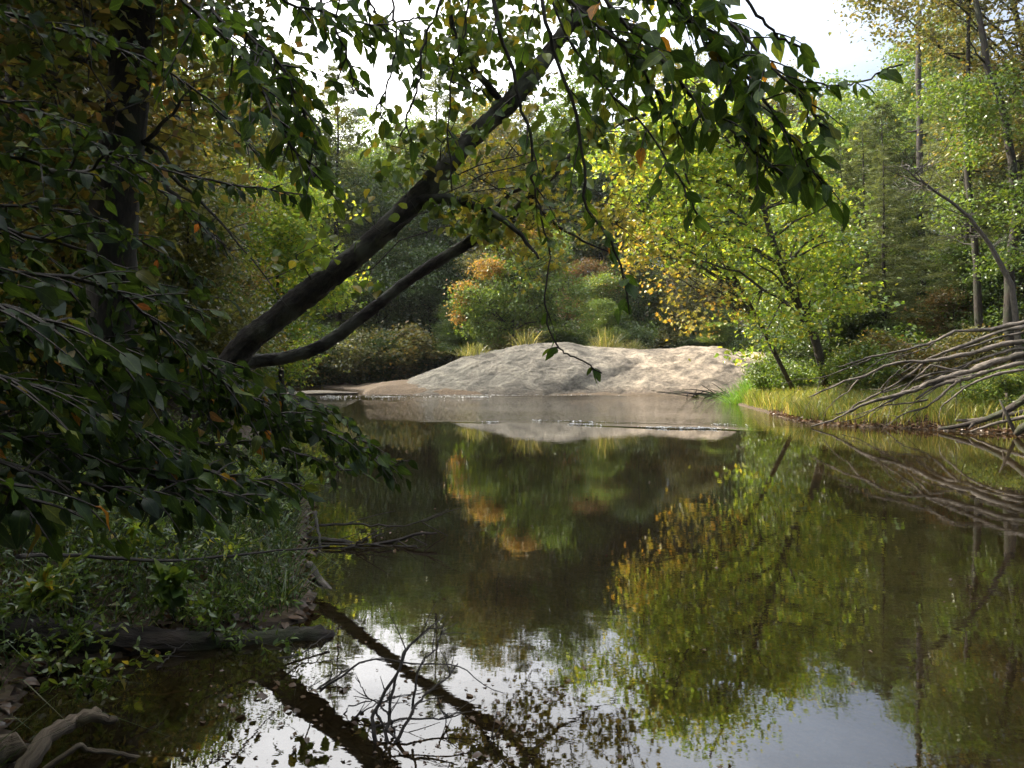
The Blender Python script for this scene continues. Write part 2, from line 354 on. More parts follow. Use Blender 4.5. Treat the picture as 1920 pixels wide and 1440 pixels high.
bp = N(nt, 'ShaderNodeBump', Strength=1.0); nt.links.new(hsum.outputs[0], bp.inputs['Height']); nt.links.new(am.outputs[0], bp.inputs['Distance'])
fr = N(nt, 'ShaderNodeFresnel', IOR=1.85); nt.links.new(bp.outputs[0], fr.inputs['Normal'])
gl = N(nt, 'ShaderNodeBsdfGlossy', Roughness=.0); gl.inputs['Color'].default_value = (1, 1, 1, 1); nt.links.new(bp.outputs[0], gl.inputs['Normal'])
tp = N(nt, 'ShaderNodeBsdfTransparent'); tp.inputs['Color'].default_value = (.66, .50, .27, 1)
df = N(nt, 'ShaderNodeBsdfDiffuse'); df.inputs['Color'].default_value = (.034, .024, .010, 1)
m1 = N(nt, 'ShaderNodeMixShader'); m1.inputs[0].default_value = .45; nt.links.new(tp.outputs[0], m1.inputs[1]); nt.links.new(df.outputs[0], m1.inputs[2])
m2 = N(nt, 'ShaderNodeMixShader'); nt.links.new(fr.outputs[0], m2.inputs[0]); nt.links.new(m1.outputs[0], m2.inputs[1]); nt.links.new(gl.outputs[0], m2.inputs[2])
nt.links.new(m2.outputs[0], out.inputs['Surface'])
M['water'] = m

# ------------------------------------------------------------------ terrain
RIVER = np.array([(-.9, -9), (-1.5, 1.5), (-1.85, 2.9), (-2.2, 3.4), (-2.45, 4.0), (-1.7, 4.35), (-1.25, 4.75), (-1.3, 5.2), (-1.65, 6.2), (-2.4, 9.2), (-3.8, 13), (-6, 21), (-11, 33), (-22, 42), (-45, 50), (-90, 55),
    (-90, 66), (-45, 61), (-25, 57), (-13, 51), (-8.6, 45), (-7.5, 38.5), (0, 37.8), (8, 37.2), (12, 36.3), (9.3, 31.5), (8.5, 29), (8.0, 24), (7.7, 20.6), (8.2, 19.4), (9.6, 18.5), (11.6, 16.8), (14, 14), (18, 9), (24, 0), (28, -9)], float)

def river_sd(x, y):
    """signed distance to the shoreline, positive on land"""
    p = np.stack([x, y], -1)
    dmin = np.full(x.shape, 1e9); inside = np.zeros(x.shape, bool)
    n = len(RIVER)
    for i in range(n):
        a, b = RIVER[i], RIVER[(i + 1) % n]
        ab = b - a
        t = np.clip(((p - a) @ ab) / (ab @ ab), 0, 1)
        dmin = np.minimum(dmin, np.linalg.norm(p - (a + t[..., None] * ab), axis=-1))
        cond = ((a[1] > y) != (b[1] > y))
        xi = (b[0] - a[0]) * (y - a[1]) / (b[1] - a[1] + 1e-12) + a[0]
        inside ^= cond & (x < xi)
    return np.where(inside, -dmin, dmin)

def vnoise(x, y, s, seed=0):
    r = np.random.default_rng(seed); g = r.random((64, 64))
    u, v = x * s + 100, y * s + 100
    i, j = np.floor(u).astype(int), np.floor(v).astype(int); fu, fv = u - i, v - j
    fu, fv = fu * fu * (3 - 2 * fu), fv * fv * (3 - 2 * fv)
    G = lambda a, b: g[a % 64, b % 64]
    return (G(i, j) * (1 - fu) + G(i + 1, j) * fu) * (1 - fv) + (G(i, j + 1) * (1 - fu) + G(i + 1, j + 1) * fu) * fv - .5

def height(x, y):
    x = np.asarray(x, float); y = np.asarray(y, float)
    s = river_sd(x, y)
    left = 1 / (1 + np.exp((x + 1) * 1.5)) * (y < 45)
    land = (.16 + .32 * left * np.clip((y - 4) / 4, .15, 1)) * (1 - np.exp(-np.maximum(s, 0) / .55)) + .055 * np.maximum(s - .5, 0) + .05 * np.maximum(s - 14, 0) + .06 * np.maximum(y - 80, 0) * (s > 0)
    land = land + (vnoise(x, y, 1.3, 1) * .16 + vnoise(x, y, .25, 2) * .5 * np.clip(s / 4, 0, 1)) * np.clip(s / .6, 0, 1) + vnoise(x, y, 5, 3) * .05 * np.clip(s / .3, 0, 1)
    bed = -.05 - np.minimum((.11 - .07 / (1 + np.exp(-(x - 3) * 1.2))) * np.maximum(-s, 0), 1.1) + vnoise(x, y, .8, 4) * .12 * np.clip(-s, 0, 1)
    return np.where(s > 0, land, bed)

def H(x, y): return float(height(np.array([float(x)]), np.array([float(y)]))[0])

xs = np.unique(np.concatenate([np.linspace(-5, 5, 160), np.linspace(5, 15, 70), np.linspace(-16, -5, 60), np.linspace(-120, -16, 50), np.linspace(15, 120, 50)]))
ys = np.unique(np.concatenate([np.linspace(-9, 1, 14), np.linspace(1, 10, 140), np.linspace(10, 40, 130), np.linspace(40, 75, 60), np.linspace(75, 220, 40)]))
X, Y = np.meshgrid(xs, ys)
Z = height(X, Y)
mb = MB()
nx, ny = len(xs), len(ys)
i = (np.arange(ny - 1)[:, None] * nx + np.arange(nx - 1)[None]).ravel()
mb.add(np.stack([X, Y, Z], -1).reshape(-1, 3), [np.stack([i, i + 1, i + nx + 1, i + nx], -1)])
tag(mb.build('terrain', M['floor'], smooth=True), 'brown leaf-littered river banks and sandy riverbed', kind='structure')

# water sheet, finer where the little ledge ripples stand
wx = np.unique(np.concatenate([np.linspace(-91, -9, 30), np.linspace(-9, 13, 260), np.linspace(13, 29, 12)]))
wy = np.unique(np.concatenate([np.linspace(-9, 17.6, 30), np.linspace(17.6, 24, 160), np.linspace(24, 34.4, 80), np.linspace(34.4, 38, 70), np.linspace(38, 70, 30)]))
X, Y = np.meshgrid(wx, wy)
def ridge(y0, amp, wid, x0, x1, seed):
    yc = y0 + 1.3 * vnoise(X, Y * 0, .22, seed) + .35 * vnoise(X, Y * 0, 1.1, seed + 1) - (.24 * X if y0 < 24 else 0)
    a = amp * np.clip((X - x0) / 1.5, 0, 1) * np.clip((x1 - X) / 1.5, 0, 1) * (.55 + 1.4 * np.clip(vnoise(X, Y * 0, .7, seed + 2) + .25, 0, 1))
    return a * np.exp(-((Y - yc) / wid) ** 2)
Z = ridge(20.1, .022, .12, -2.7, -.1, 11) + ridge(20.1, .026, .13, 1.2, 6.0, 11) + ridge(21.6, .012, .16, .2, 6.0, 14) + ridge(36.4, .035, .2, -9, 6, 17) + ridge(35.3, .02, .2, -8, 2, 21)
mb = MB(); nx, ny = len(wx), len(wy)
i = (np.arange(ny - 1)[:, None] * nx + np.arange(nx - 1)[None]).ravel()
mb.add(np.stack([X, Y, Z], -1).reshape(-1, 3), [np.stack([i, i + 1, i + nx + 1, i + nx], -1)])
tag(mb.build('water', M['water'], smooth=True), 'calm brown river reflecting trees and sky', kind='structure')

# ------------------------------------------------------------------ granite outcrop
top = np.array([(690, 750), (712, 739), (742, 721), (800, 697), (850, 676), (900, 661), (960, 649), (1010, 643), (1060, 646), (1100, 650), (1150, 654), (1200, 656), (1250, 653), (1290, 649), (1330, 648), (1362, 655), (1392, 674), (1418, 702), (1436, 742)], float)
DT = 42.0
tx = (top[:, 0] - CX) / F * DT; tz = CH - (top[:, 1] - HZ) / F * DT + .02
nu, nv = 300, 120
U = np.linspace(tx[0] - .6, tx[-1] + .5, nu); Vv = np.linspace(0, 1, nv)
ztop = np.interp(U, tx, tz, left=-.3, right=-.3)
kern = np.hanning(13); kern /= kern.sum(); ztop = np.convolve(np.pad(ztop, 6, mode='edge'), kern, 'valid')
X, VV = np.meshgrid(U, Vv)
front = 37.6 - .03 * (X + 2) ** 2 * .12 + .5 * vnoise(X, X * 0, .4, 31)
Yr = front + VV * 11.5
prof = np.where(VV < .42, np.sin(np.clip(VV / .42, 0, 1) * np.pi / 2) ** .85, 1 - .25 * ((VV - .42) / .58) ** 2)
Z = -.35 + (ztop[None] + .35) * prof
rough = vnoise(X, Yr, .4, 32) * .16 + vnoise(X, Yr, 1.5, 33) * .12 + vnoise(X, Yr, 4, 34) * .05 + vnoise(X, Yr, 9, 35) * .03
# diagonal fracture ledge between the lobes
cl = (Yr - 37.2) - ((X - 2.2) * .42 + .6)
Z += rough * np.clip((ztop[None] + .2), 0, 1) * np.clip(VV * 6, 0, 1)
Z -= .12 * np.exp(-(cl / .2) ** 2) * np.clip((X - 1.5) / 1.5, 0, 1) * np.clip((8 - X) / 2, 0, 1)
Z += .10 * np.tanh(cl / .3) * np.clip((X - 1.5) / 1.5, 0, 1) * np.clip((9 - X) / 3, 0, 1)
cu_, su_ = math.cos(.5), math.sin(.5)
ru, rv = X * cu_ + (Yr - 38) * su_, -X * su_ + (Yr - 38) * cu_
rid = 1 - 2 * np.abs(vnoise(ru * .22, rv * 1.0, 1.0, 36)) * 2
Z += (np.clip(rid, 0, 1) ** 2 * .055 - .02) * np.clip(ztop[None], 0, 1) * np.clip(VV * 5, 0, 1)
rid = 1 - np.abs(vnoise(ru * .5, rv * 2.6, 1.0, 37)) * 4
Z -= np.clip(rid, 0, 1) ** 3 * .05 * np.clip(ztop[None], 0, 1) * np.clip(VV * 5, 0, 1)
# hollow on the right lobe
Z -= .35 * np.exp(-(((X - 9.0) / 1.0) ** 2 + ((Yr - 39.2) / .8) ** 2))
mb = MB()
i = (np.arange(nv - 1)[:, None] * nu + np.arange(nu - 1)[None]).ravel()
mb.add(np.stack([X, Yr, Z], -1).reshape(-1, 3), [np.stack([i, i + 1, i + nu + 1, i + nu], -1)])
rock = mb.build('granite_outcrop', M['granite'], smooth=True, origin=(3, 40, 0))
tag(rock, 'big pale granite dome sloping into the river at the bend', 'rock')
rockX, rockY, rockZ = X, Yr, Z
def rock_z(x, y):
    j = np.argmin((rockX - x) ** 2 + (rockY - y) ** 2)
    return float(rockZ.ravel()[j])

def boulder(name, label, c, r, group=None, cat='rock', mat=None, seed=0):
    """irregular stone, flattened"""
    import bmesh
    bm = bmesh.new(); bmesh.ops.create_icosphere(bm, subdivisions=4, radius=1)
    rr = np.random.default_rng(seed); ph = rr.random((5, 3)) * 6; fr = rr.normal(0, 1.6, (5, 3))
    for v in bm.verts:
        p = np.array(v.co)
        k = 1 + .11 * sum(math.sin(fr[q] @ p * 1.3 + ph[q, 0]) for q in range(5)) / 1.6
        v.co = (p[0] * r[0] * k, p[1] * r[1] * k, p[2] * r[2] * k)
    me = bpy.data.meshes.new(name); bm.to_mesh(me); bm.free()
    me.polygons.foreach_set('use_smooth', np.ones(len(me.polygons), bool)); me.materials.append(mat or M['granite'])
    o = bpy.data.objects.new(name, me); COL.objects.link(o); o.location = [float(q) for q in c]
    return tag(o, label, cat, group)

boulder('flat_rock', 'low flat stone shelf at the waterline left of the granite dome', (-9.6, 39.3, .03), (1.7, 1.0, .16), seed=3)
boulder('flat_rock', 'long sunlit gravel slab awash at the bend, leftmost by the water', (-11.6, 37.4, .0), (1.5, .5, .09), seed=5)
boulder('ledge_rock', 'grey shaded ledge behind the right end of the granite dome', (13.6, 43.0, 1.2), (3.0, 2.2, 1.1), seed=8)
boulder('bank_rock', 'pale stone on the right bank behind the fallen tree', (14.0, 23.0, 1.05), (1.4, .7, .3), seed=9)

# ------------------------------------------------------------------ trees
def skeleton_tree(trunk, trad, blobs, n_limbs, n_clumps, per, crad, L, W, shape, droop=.35, shell=.4, sides=9, lean_leaf=.8, flat=.55, minr=.006):
    """returns wood MB and leaf MB. trunk: polyline; blobs: ellipsoids the clumps fill"""
    wood, lv = MB(), MB()
    trunk = np.asarray(trunk, float)
    wood.tube(trunk, trad, sides, bump=.05)
    blobs = np.asarray(blobs, float)
    vol = blobs[:, 3] * blobs[:, 4] * blobs[:, 5]; vol = vol ** .8
    pick = rng.choice(len(blobs), n_clumps, p=vol / vol.sum())
    dirs = unit(rng.normal(0, 1, (n_clumps, 3)))
    rr = shell + (1 - shell) * rng.random(n_clumps) ** .6
    cc = blobs[pick, :3] + dirs * blobs[pick, 3:6] * rr[:, None]
    hub = rng.choice(n_clumps, min(n_limbs, n_clumps), replace=False)
    limbs = []
    def attach(p):
        hd = np.linalg.norm(trunk[:, :2] - p[:2], axis=1)
        want = p[2] - .45 * hd
        k = np.argmin(np.abs(trunk[:, 2] - want) + .25 * hd)
        return max(k, len(trunk) // 5)
    tr = np.broadcast_to(np.asarray(trad, float), (len(trunk),))
    for h in hub:
        k = attach(cc[h]); a = trunk[k]; b = cc[h]
        mid = (a + b) / 2 + np.array([0, 0, .12 * np.linalg.norm(b - a)]) + rng.normal(0, .06, 3) * np.linalg.norm(b - a)
        pth = bez(a, mid, b, 8); pth[1:] += rng.normal(0, .015, (7, 3)) * np.linalg.norm(b - a)
        r0 = min(tr[k] * .5, .014 * np.linalg.norm(b - a) + .015)
        wood.tube(pth, np.linspace(r0, max(minr, r0 * .2), 8), 5, cap=False)
        limbs.append((pth, r0))
    allp = np.concatenate([l[0][2:] for l in limbs]); own = np.repeat(np.arange(len(limbs)), 6)
    hubset = set(hub.tolist())
    for c in range(n_clumps):
        if c in hubset: continue
        dd = np.linalg.norm(allp - cc[c], axis=1) + .5 * np.maximum(allp[:, 2] - cc[c][2], 0)
        k = int(np.argmin(dd)); a = allp[k]
        mid = (a + cc[c]) / 2 + rng.normal(0, .08, 3) * dd[k]
        wood.tube(bez(a, mid, cc[c], 5), np.linspace(max(minr, limbs[own[k]][1] * .35), minr * .6, 5), 4, cap=False)
    m = n_clumps * per
    sz = np.repeat(.6 + .8 * rng.random(n_clumps), per)
    C = np.repeat(cc, per, 0) + rng.normal(0, 1, (m, 3)) * crad * sz[:, None] * np.array([1, 1, flat])
    ang = rng.random(m) * 2 * np.pi
    D = np.stack([np.cos(ang), np.sin(ang), -droop + rng.normal(0, .35, m)], -1)
    Nn = np.stack([rng.normal(0, lean_leaf, m), rng.normal(0, lean_leaf, m), np.ones(m)], -1)
    s = .65 + .6 * rng.random(m)
    lv.leaves(C, D, Nn, L * s, W * s, shape)
    return wood, lv

def make_tree(name, label, cat, base, args, wood_mat, leaf_m, group=None, crown='crown', trunk_name='trunk', smooth=False):
    t = thing(name, label, cat, base, group)
    w, l = skeleton_tree(**args)
    w.build(trunk_name, wood_mat, t, smooth=True)
    l.build(crown, leaf_m, t, smooth=smooth)
    return t

def proto_args(h, r, nblob, per, n_clumps, L, W, clear=.25, trunk_r=None, crad=.55, shape='kite'):
    wob = rng.normal(0, .02 * h, (8, 3)); wob[:, 2] = 0; wob[0] = 0
    tr = np.stack([np.zeros(8), np.zeros(8), np.linspace(-.3, h * .93, 8)], -1) + np.cumsum(wob, 0) * .5
    bl = []
    for k in range(nblob):
        f = k / max(nblob - 1, 1)
        z = h * (clear + (1 - clear) * (.15 + .75 * f))
        e = r * (.75 if f < .7 else .5)
        a = rng.random() * 6.28; q = r * .45 * (1 - .6 * f)
        bl.append((q * math.cos(a), q * math.sin(a), z, e * (.7 + .5 * rng.random()), e * (.7 + .5 * rng.random()), h * .14 * (.8 + .5 * rng.random())))
    tr_r = trunk_r or h * .011
    return dict(trunk=tr, trad=np.linspace(tr_r * 1.25, tr_r * .18, 8), blobs=bl, n_limbs=14, n_clumps=n_clumps, per=per, crad=crad, L=L, W=W, shape=shape)

def conifer_mesh(h, r, nb, clear=.12, droop=.15, per=420, L=.2, W=.042):
    wood, lv = MB(), MB()
    tp = np.stack([np.cumsum(rng.normal(0, .01 * h, 9)) * .3, np.cumsum(rng.normal(0, .01 * h, 9)) * .3, np.linspace(-.3, h, 9)], -1)
    wood.tube(tp, np.linspace(h * .013, .01, 9), 8)
    for b in range(nb):
        t = clear + (1 - clear) * (b + rng.random()) / nb
        z = t * h; a = b * 2.4 + rng.normal(0, .3)
        ln = r * (1 - t) ** .75 * (.6 + .55 * rng.random()) + .25
        o = np.array([np.interp(z, tp[:, 2], tp[:, 0]), np.interp(z, tp[:, 2], tp[:, 1]), z])
        d = np.array([math.cos(a), math.sin(a), 0])
        end = o + d * ln + np.array([0, 0, -droop * ln + rng.normal(0, .1) * ln + .25 * ln * t])
        mid = o + d * ln * .5 + np.array([0, 0, .06 * ln])
        wood.tube(bez(o, mid, end, 6), np.linspace(.012 + .008 * ln, .004, 6), 4, cap=False)
        m = int(per * (.25 + ln / r)); s = np.sqrt(rng.random(m))
        ctr = (1 - s)[:, None] ** 2 * o + (2 * s * (1 - s))[:, None] * mid + (s ** 2)[:, None] * end
        side = np.array([-d[1], d[0], 0])
        lat = rng.normal(0, .20, m) * ln * (1.1 - .7 * s)
        # gather into sprays
        lat = np.round(lat / .16) * .16 + rng.normal(0, .035, m)
        C = ctr + side * lat[:, None] + np.stack([np.zeros(m), np.zeros(m), rng.normal(0, .06, m) - .12 * np.abs(lat)], -1)
        D = d * .8 + side * np.sign(lat)[:, None] * .8 + rng.normal(0, .45, (m, 3)) + np.array([0, 0, -.1])
        lv.leaves(C, D, rng.normal(0, .5, (m, 3)) + np.array([0, 0, 1]), L * (.7 + .6 * rng.random(m)), W, 'needle', curl=.15)
    return wood, lv

# prototypes: meshes shared by the copied trees
PROTO = {}
def proto(key, wl, wm, lm):
    PROTO[key] = (wl[0].mesh('trunk', wm, smooth=True), wl[1].mesh('crown', lm))
proto('round_a', skeleton_tree(**proto_args(15, 4.2, 5, 150, 170, .21, .14)), M['bark'], M['leaf_green'])
proto('round_b', skeleton_tree(**proto_args(18, 4.4, 6, 150, 190, .21, .14, clear=.35)), M['bark'], M['leaf_green'])
proto('tall_a', skeleton_tree(**proto_args(21, 3.6, 6, 140, 190, .21, .14, clear=.45)), M['bark'], M['leaf_green'])
proto('loose', skeleton_tree(**proto_args(16, 3.8, 5, 90, 150, .20, .13, clear=.25, crad=.6)), M['bark_grey'], M['leaf_olive'])
proto('small', skeleton_tree(**proto_args(7.5, 2.6, 5, 120, 150, .15, .10, clear=.12, crad=.38)), M['bark_thin'], M['leaf_green'])
proto('pine', conifer_mesh(17, 3.6, 95), M['bark'], M['needle'])
proto('hemlock', conifer_mesh(14, 3.4, 100, droop=.22, per=280), M['bark'], M['needle'])
_b = [(0, 0, .8, 1.3, 1.2, .7), (.6, .2, 1.2, .9, .9, .7), (-.7, 0, 1.0, .8, .8, .6)]
proto('shrub', skeleton_tree(trunk=np.stack([np.zeros(5), np.zeros(5), np.linspace(-.2, 1.2, 5)], -1), trad=np.linspace(.04, .01, 5), blobs=_b, n_limbs=14, n_clumps=110, per=75, crad=.2, L=.11, W=.065, shape='kite', sides=5), M['bark_thin'], M['leaf_dark'])

def plant(key, name, label, cat, x, y, s=1.0, leaf=None, group=None, rz=None, z=None, sxy=1.0):
    t = thing(name, label, cat, (x, y, H(x, y) - .05 if z is None else z), group)
    t.rotation_euler.z = rng.random() * 6.28 if rz is None else rz
    t.scale = (s * sxy, s * sxy, s)
    wm, lm = PROTO[key]
    for nm, me in (('trunk', wm), ('crown', lm)):
        o = bpy.data.objects.new(nm, me); COL.objects.link(o); o.parent = t
        if nm == 'crown' and leaf:
            o.material_slots[0].link = 'OBJECT'; o.material_slots[0].material = M[leaf]
    return t

# ---- far forest beyond the rock and river bend (d 56 - 120)
FAR = []
def scatter_far(n, xr, yr, choice, group, lab, mind=3.2):
    k = 0; tries = 0
    while k < n and tries < 4000:
        tries += 1
        x = rng.uniform(*xr); y = rng.uniform(*yr)
        if river_sd(np.array([x]), np.array([y]))[0] < 1.2: continue
        if abs(x) > y * .78 + 6: continue
        if x < 0 and y < 34 and x > -.44 * y - 2.0: continue
        if any((x - a) ** 2 + (y - b) ** 2 < mind ** 2 for a, b in FAR): continue
        FAR.append((x, y)); k += 1
        key, leaf, s0, s1, nm, cat, word = choice[rng.integers(len(choice))]
        plant(key, nm, lab % word, cat, x, y, rng.uniform(s0, s1), leaf, group)

FOREST = [('round_a', 'leaf_olive', .9, 1.15, 'broadleaf_tree', 'tree', 'olive broadleaf'), ('round_b', 'leaf_green', .8, 1.1, 'broadleaf_tree', 'tree', 'green broadleaf'),
          ('tall_a', 'leaf_green', .8, 1.0, 'broadleaf_tree', 'tree', 'tall green'), ('tall_a', 'leaf_olive', .8, 1.0, 'broadleaf_tree', 'tree', 'tall olive'),
          ('loose', 'leaf_orange', .7, 1.0, 'broadleaf_tree', 'tree', 'rust-orange autumn'), ('pine', None, .9, 1.25, 'pine_tree', 'tree', 'dark pine'),
          ('round_b', 'leaf_dark', .8, 1.1, 'broadleaf_tree', 'tree', 'dark green')]
SMALL = [('small', 'leaf_olive', .7, 1.2, 'young_tree', 'tree', 'olive young'), ('small', 'leaf_green', .7, 1.2, 'young_tree', 'tree', 'green young'),
         ('small', 'leaf_orange', .6, 1.0, 'young_tree', 'tree', 'orange young'), ('small', 'leaf_dark', .7, 1.2, 'young_tree', 'tree', 'dark green young')]
scatter_far(34, (-62, 70), (82, 112), FOREST, 'far forest trees beyond the river bend', '%s tree in the far forest beyond the river bend', 4.5)
scatter_far(26, (-8, 48), (60, 82), [(a, b, c * 1.2, d * 1.25, e, f, g) for a, b, c, d, e, f, g in FOREST], 'forest trees on the rise behind the granite dome', '%s tree on the rise behind the granite dome', 4.0)
scatter_far(12, (-50, -10), (62, 82), FOREST, 'shaded forest trees across the bend', '%s tree in the shaded wood across the bend', 3.5)
scatter_far(18, (-6, 30), (51, 62), SMALL, 'young trees behind the granite dome', '%s tree in the thicket behind the granite dome', 2.4)
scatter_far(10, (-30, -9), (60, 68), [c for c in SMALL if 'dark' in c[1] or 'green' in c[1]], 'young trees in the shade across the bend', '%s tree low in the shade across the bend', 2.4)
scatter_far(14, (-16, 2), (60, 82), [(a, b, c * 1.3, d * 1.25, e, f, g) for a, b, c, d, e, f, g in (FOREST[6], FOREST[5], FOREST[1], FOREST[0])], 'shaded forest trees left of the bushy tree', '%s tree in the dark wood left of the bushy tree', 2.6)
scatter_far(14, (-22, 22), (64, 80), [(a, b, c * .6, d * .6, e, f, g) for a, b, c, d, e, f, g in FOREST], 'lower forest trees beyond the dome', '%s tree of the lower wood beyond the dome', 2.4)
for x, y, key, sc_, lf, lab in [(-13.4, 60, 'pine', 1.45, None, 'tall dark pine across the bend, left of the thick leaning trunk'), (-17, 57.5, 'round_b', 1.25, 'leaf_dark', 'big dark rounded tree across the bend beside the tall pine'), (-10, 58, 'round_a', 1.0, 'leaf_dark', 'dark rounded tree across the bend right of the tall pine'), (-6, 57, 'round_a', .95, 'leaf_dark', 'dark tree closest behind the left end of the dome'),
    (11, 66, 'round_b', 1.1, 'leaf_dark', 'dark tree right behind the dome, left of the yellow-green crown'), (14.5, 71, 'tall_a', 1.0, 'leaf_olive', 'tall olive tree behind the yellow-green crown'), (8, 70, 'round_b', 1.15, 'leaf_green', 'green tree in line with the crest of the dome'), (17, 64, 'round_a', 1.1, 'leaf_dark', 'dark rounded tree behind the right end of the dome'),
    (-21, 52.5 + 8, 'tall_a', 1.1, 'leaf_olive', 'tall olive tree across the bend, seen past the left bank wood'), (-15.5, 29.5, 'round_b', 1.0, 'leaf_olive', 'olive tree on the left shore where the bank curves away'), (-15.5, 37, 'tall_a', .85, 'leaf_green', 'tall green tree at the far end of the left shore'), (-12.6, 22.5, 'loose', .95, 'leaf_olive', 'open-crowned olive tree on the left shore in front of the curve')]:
    plant(key, 'pine_tree' if key == 'pine' else 'broadleaf_tree', lab, 'tree', x, y, sc_, lf); FAR.append((x, y))
# ---- left bank forest
LB = [('round_b', 'leaf_olive', .75, 1.0, 'broadleaf_tree', 'tree', 'olive broadleaf'), ('loose', 'leaf_olive', .7, .95, 'broadleaf_tree', 'tree', 'thin olive-brown'),
      ('hemlock', 'needle_brown', .8, 1.2, 'hemlock_tree', 'tree', 'brownish hemlock'), ('hemlock', None, .8, 1.2, 'hemlock_tree', 'tree', 'dark hemlock'), ('tall_a', 'leaf_green', .75, .95, 'broadleaf_tree', 'tree', 'tall green')]
scatter_far(20, (-34, -9), (17, 46), LB, 'forest trees on the left bank', '%s tree deep in the left bank wood', 3.4)
scatter_far(9, (-14, -6.5), (10.5, 20), [LB[1], LB[2], LB[3], LB[0]], 'nearer trees on the left bank', '%s tree on the left bank behind the beech boughs', 2.6)
for k, (x, y, sc_, lf) in enumerate([(-5.8, 13.5, .55, 'leaf_olive'), (-6.6, 16, .6, 'leaf_dark'), (-7.4, 18.5, .7, 'leaf_olive'), (-8.6, 21, .75, 'leaf_dark'), (-7.2, 12, .6, 'leaf_dark'), (-9.8, 24, .9, 'leaf_olive'), (-8.8, 15.5, .8, 'leaf_orange'), (-10.8, 20, .9, 'leaf_dark'), (-12.4, 27, .9, 'leaf_dark'), (-12.2, 33, .9, 'leaf_olive'), (-13.8, 35, .95, 'leaf_dark'), (-6.2, 10.4, .55, 'leaf_olive')]):
    plant('small', 'young_tree', 'thin young tree on the left shore behind the leaning trunks', 'tree', x, y, sc_, lf, 'young trees along the left shore')
# ---- right bank woods
RB = [('hemlock', None, .8, 1.1, 'hemlock_tree', 'tree', 'grey-green hemlock'), ('round_a', 'leaf_olive', .7, .95, 'broadleaf_tree', 'tree', 'olive broadleaf'), ('pine', None, .75, 1.0, 'pine_tree', 'tree', 'feathery pine'),
      ('small', 'leaf_dark', 1.0, 1.4, 'young_tree', 'tree', 'dark young'), ('loose', 'leaf_orange', .6, .9, 'broadleaf_tree', 'tree', 'rust-leaved')]
scatter_far(16, (17, 46), (36, 58), RB, 'woods on the right bank', '%s tree in the woods up the right bank', 3.2)

for x, y, key, sc_, lf in [(-7.5, -3, 'round_b', .9, 'leaf_green'), (-4, -7.5, 'round_a', 1.0, 'leaf_dark'), (1.5, -9, 'round_b', .9, 'leaf_green'), (7, -8.5, 'round_a', 1.0, 'leaf_green'), (13, -10, 'round_b', 1.0, 'leaf_olive'), (-11, 2, 'round_a', 1.0, 'leaf_dark'), (-8.8, 8.2, 'round_b', .8, 'leaf_dark'), (-8.5, -.8, 'round_b', .85, 'leaf_green'), (-13, -6, 'tall_a', .9, 'leaf_green')]:  # out-of-view trees added to darken the foreground leaves
    plant(key, 'broadleaf_tree', 'unseen leafy tree added for shade, beside and behind the viewpoint', 'tree', x, y, sc_, lf, 'added shade trees round the viewpoint')
for x, y, sc_ in [(-7.6, 5.6, 1.25), (-4.4, .2, 1.0), (-6.0, 1.7, 1.1), (-1.5, -3.4, 1.0), (1.5, -4.2, 1.0), (4.5, -5, 1.1), (-3.6, -2.4, 1.0), (-8.6, 2.2, 1.1)]:  # unseen young trees added to cut fill light from left and behind
    plant('small', 'young_tree', 'unseen low young tree added for shade, beside or behind the viewpoint', 'tree', x, y, sc_, 'leaf_dark', 'added young shade trees round the viewpoint')
# ---- individual trees the photo shows clearly
plant('pine', 'pine_tree', 'feathery grey-green pine rising tallest on the right bank', 'tree', 17.8, 30.0, .92, None)
plant('pine', 'pine_tree', 'lower feathery pine between the bare pole and the crooked trunk', 'tree', 16.4, 27.8, .62, None)
plant('pine', 'pine_tree', 'small grey-green pine behind the upper limbs of the fallen tree', 'tree', 13.6, 28.2, .55, None)
plant('hemlock', 'hemlock_tree', 'soft grey hemlock just right of the leaning yellow-green tree', 'tree', 14.6, 31.5, .8, None)
plant('hemlock', 'hemlock_tree', 'brown-tinged hemlock at the right edge above the fallen tree', 'tree', 18.6, 25.5, .85, 'needle_brown')
plant('round_a', 'broadleaf_tree', 'rounded green tree peaking against the sky beside the pine', 'tree', 18.0, 42.5, 1.0, 'leaf_green')
plant('small', 'young_tree', 'rust-leaved young tree in the shade behind the fallen branches', 'tree', 15.6, 27.4, .48, 'leaf_orange')
plant('small', 'young_tree', 'dark leafy young tree behind the grassy right bank', 'tree', 11.8, 28.5, .8, 'leaf_dark')
plant('small', 'young_tree', 'green young tree on the right bank under the hemlocks', 'tree', 16.5, 27.2, .7, 'leaf_green')
plant('small', 'young_tree', 'sunlit yellow-green small tree on the left bank past the leaning trunks', 'tree', -7.7, 26.0, 1.05, 'leaf_bright')
plant('small', 'young_tree', 'low yellow-leaved tree at the left shore, behind the trunk fork', 'tree', -10.6, 29.8, .8, 'leaf_yellow')

for x, y, sc_, lab in [(13.4, 30.8, .72, 'hemlock right behind the leaning yellow-green tree, at its right shoulder'), (19.6, 29.2, .9, 'dark hemlock behind the slim upright trunk'), (21.4, 31.5, .95, 'dark hemlock filling the right edge behind the crooked trunk'), (16.2, 33.5, .9, 'dark hemlock behind the feathery pines'), (20.6, 26.6, .66, 'low hemlock over the root end of the fallen tree')]:
    plant('hemlock', 'hemlock_tree', lab, 'tree', x, y, sc_, 'needle_dark')
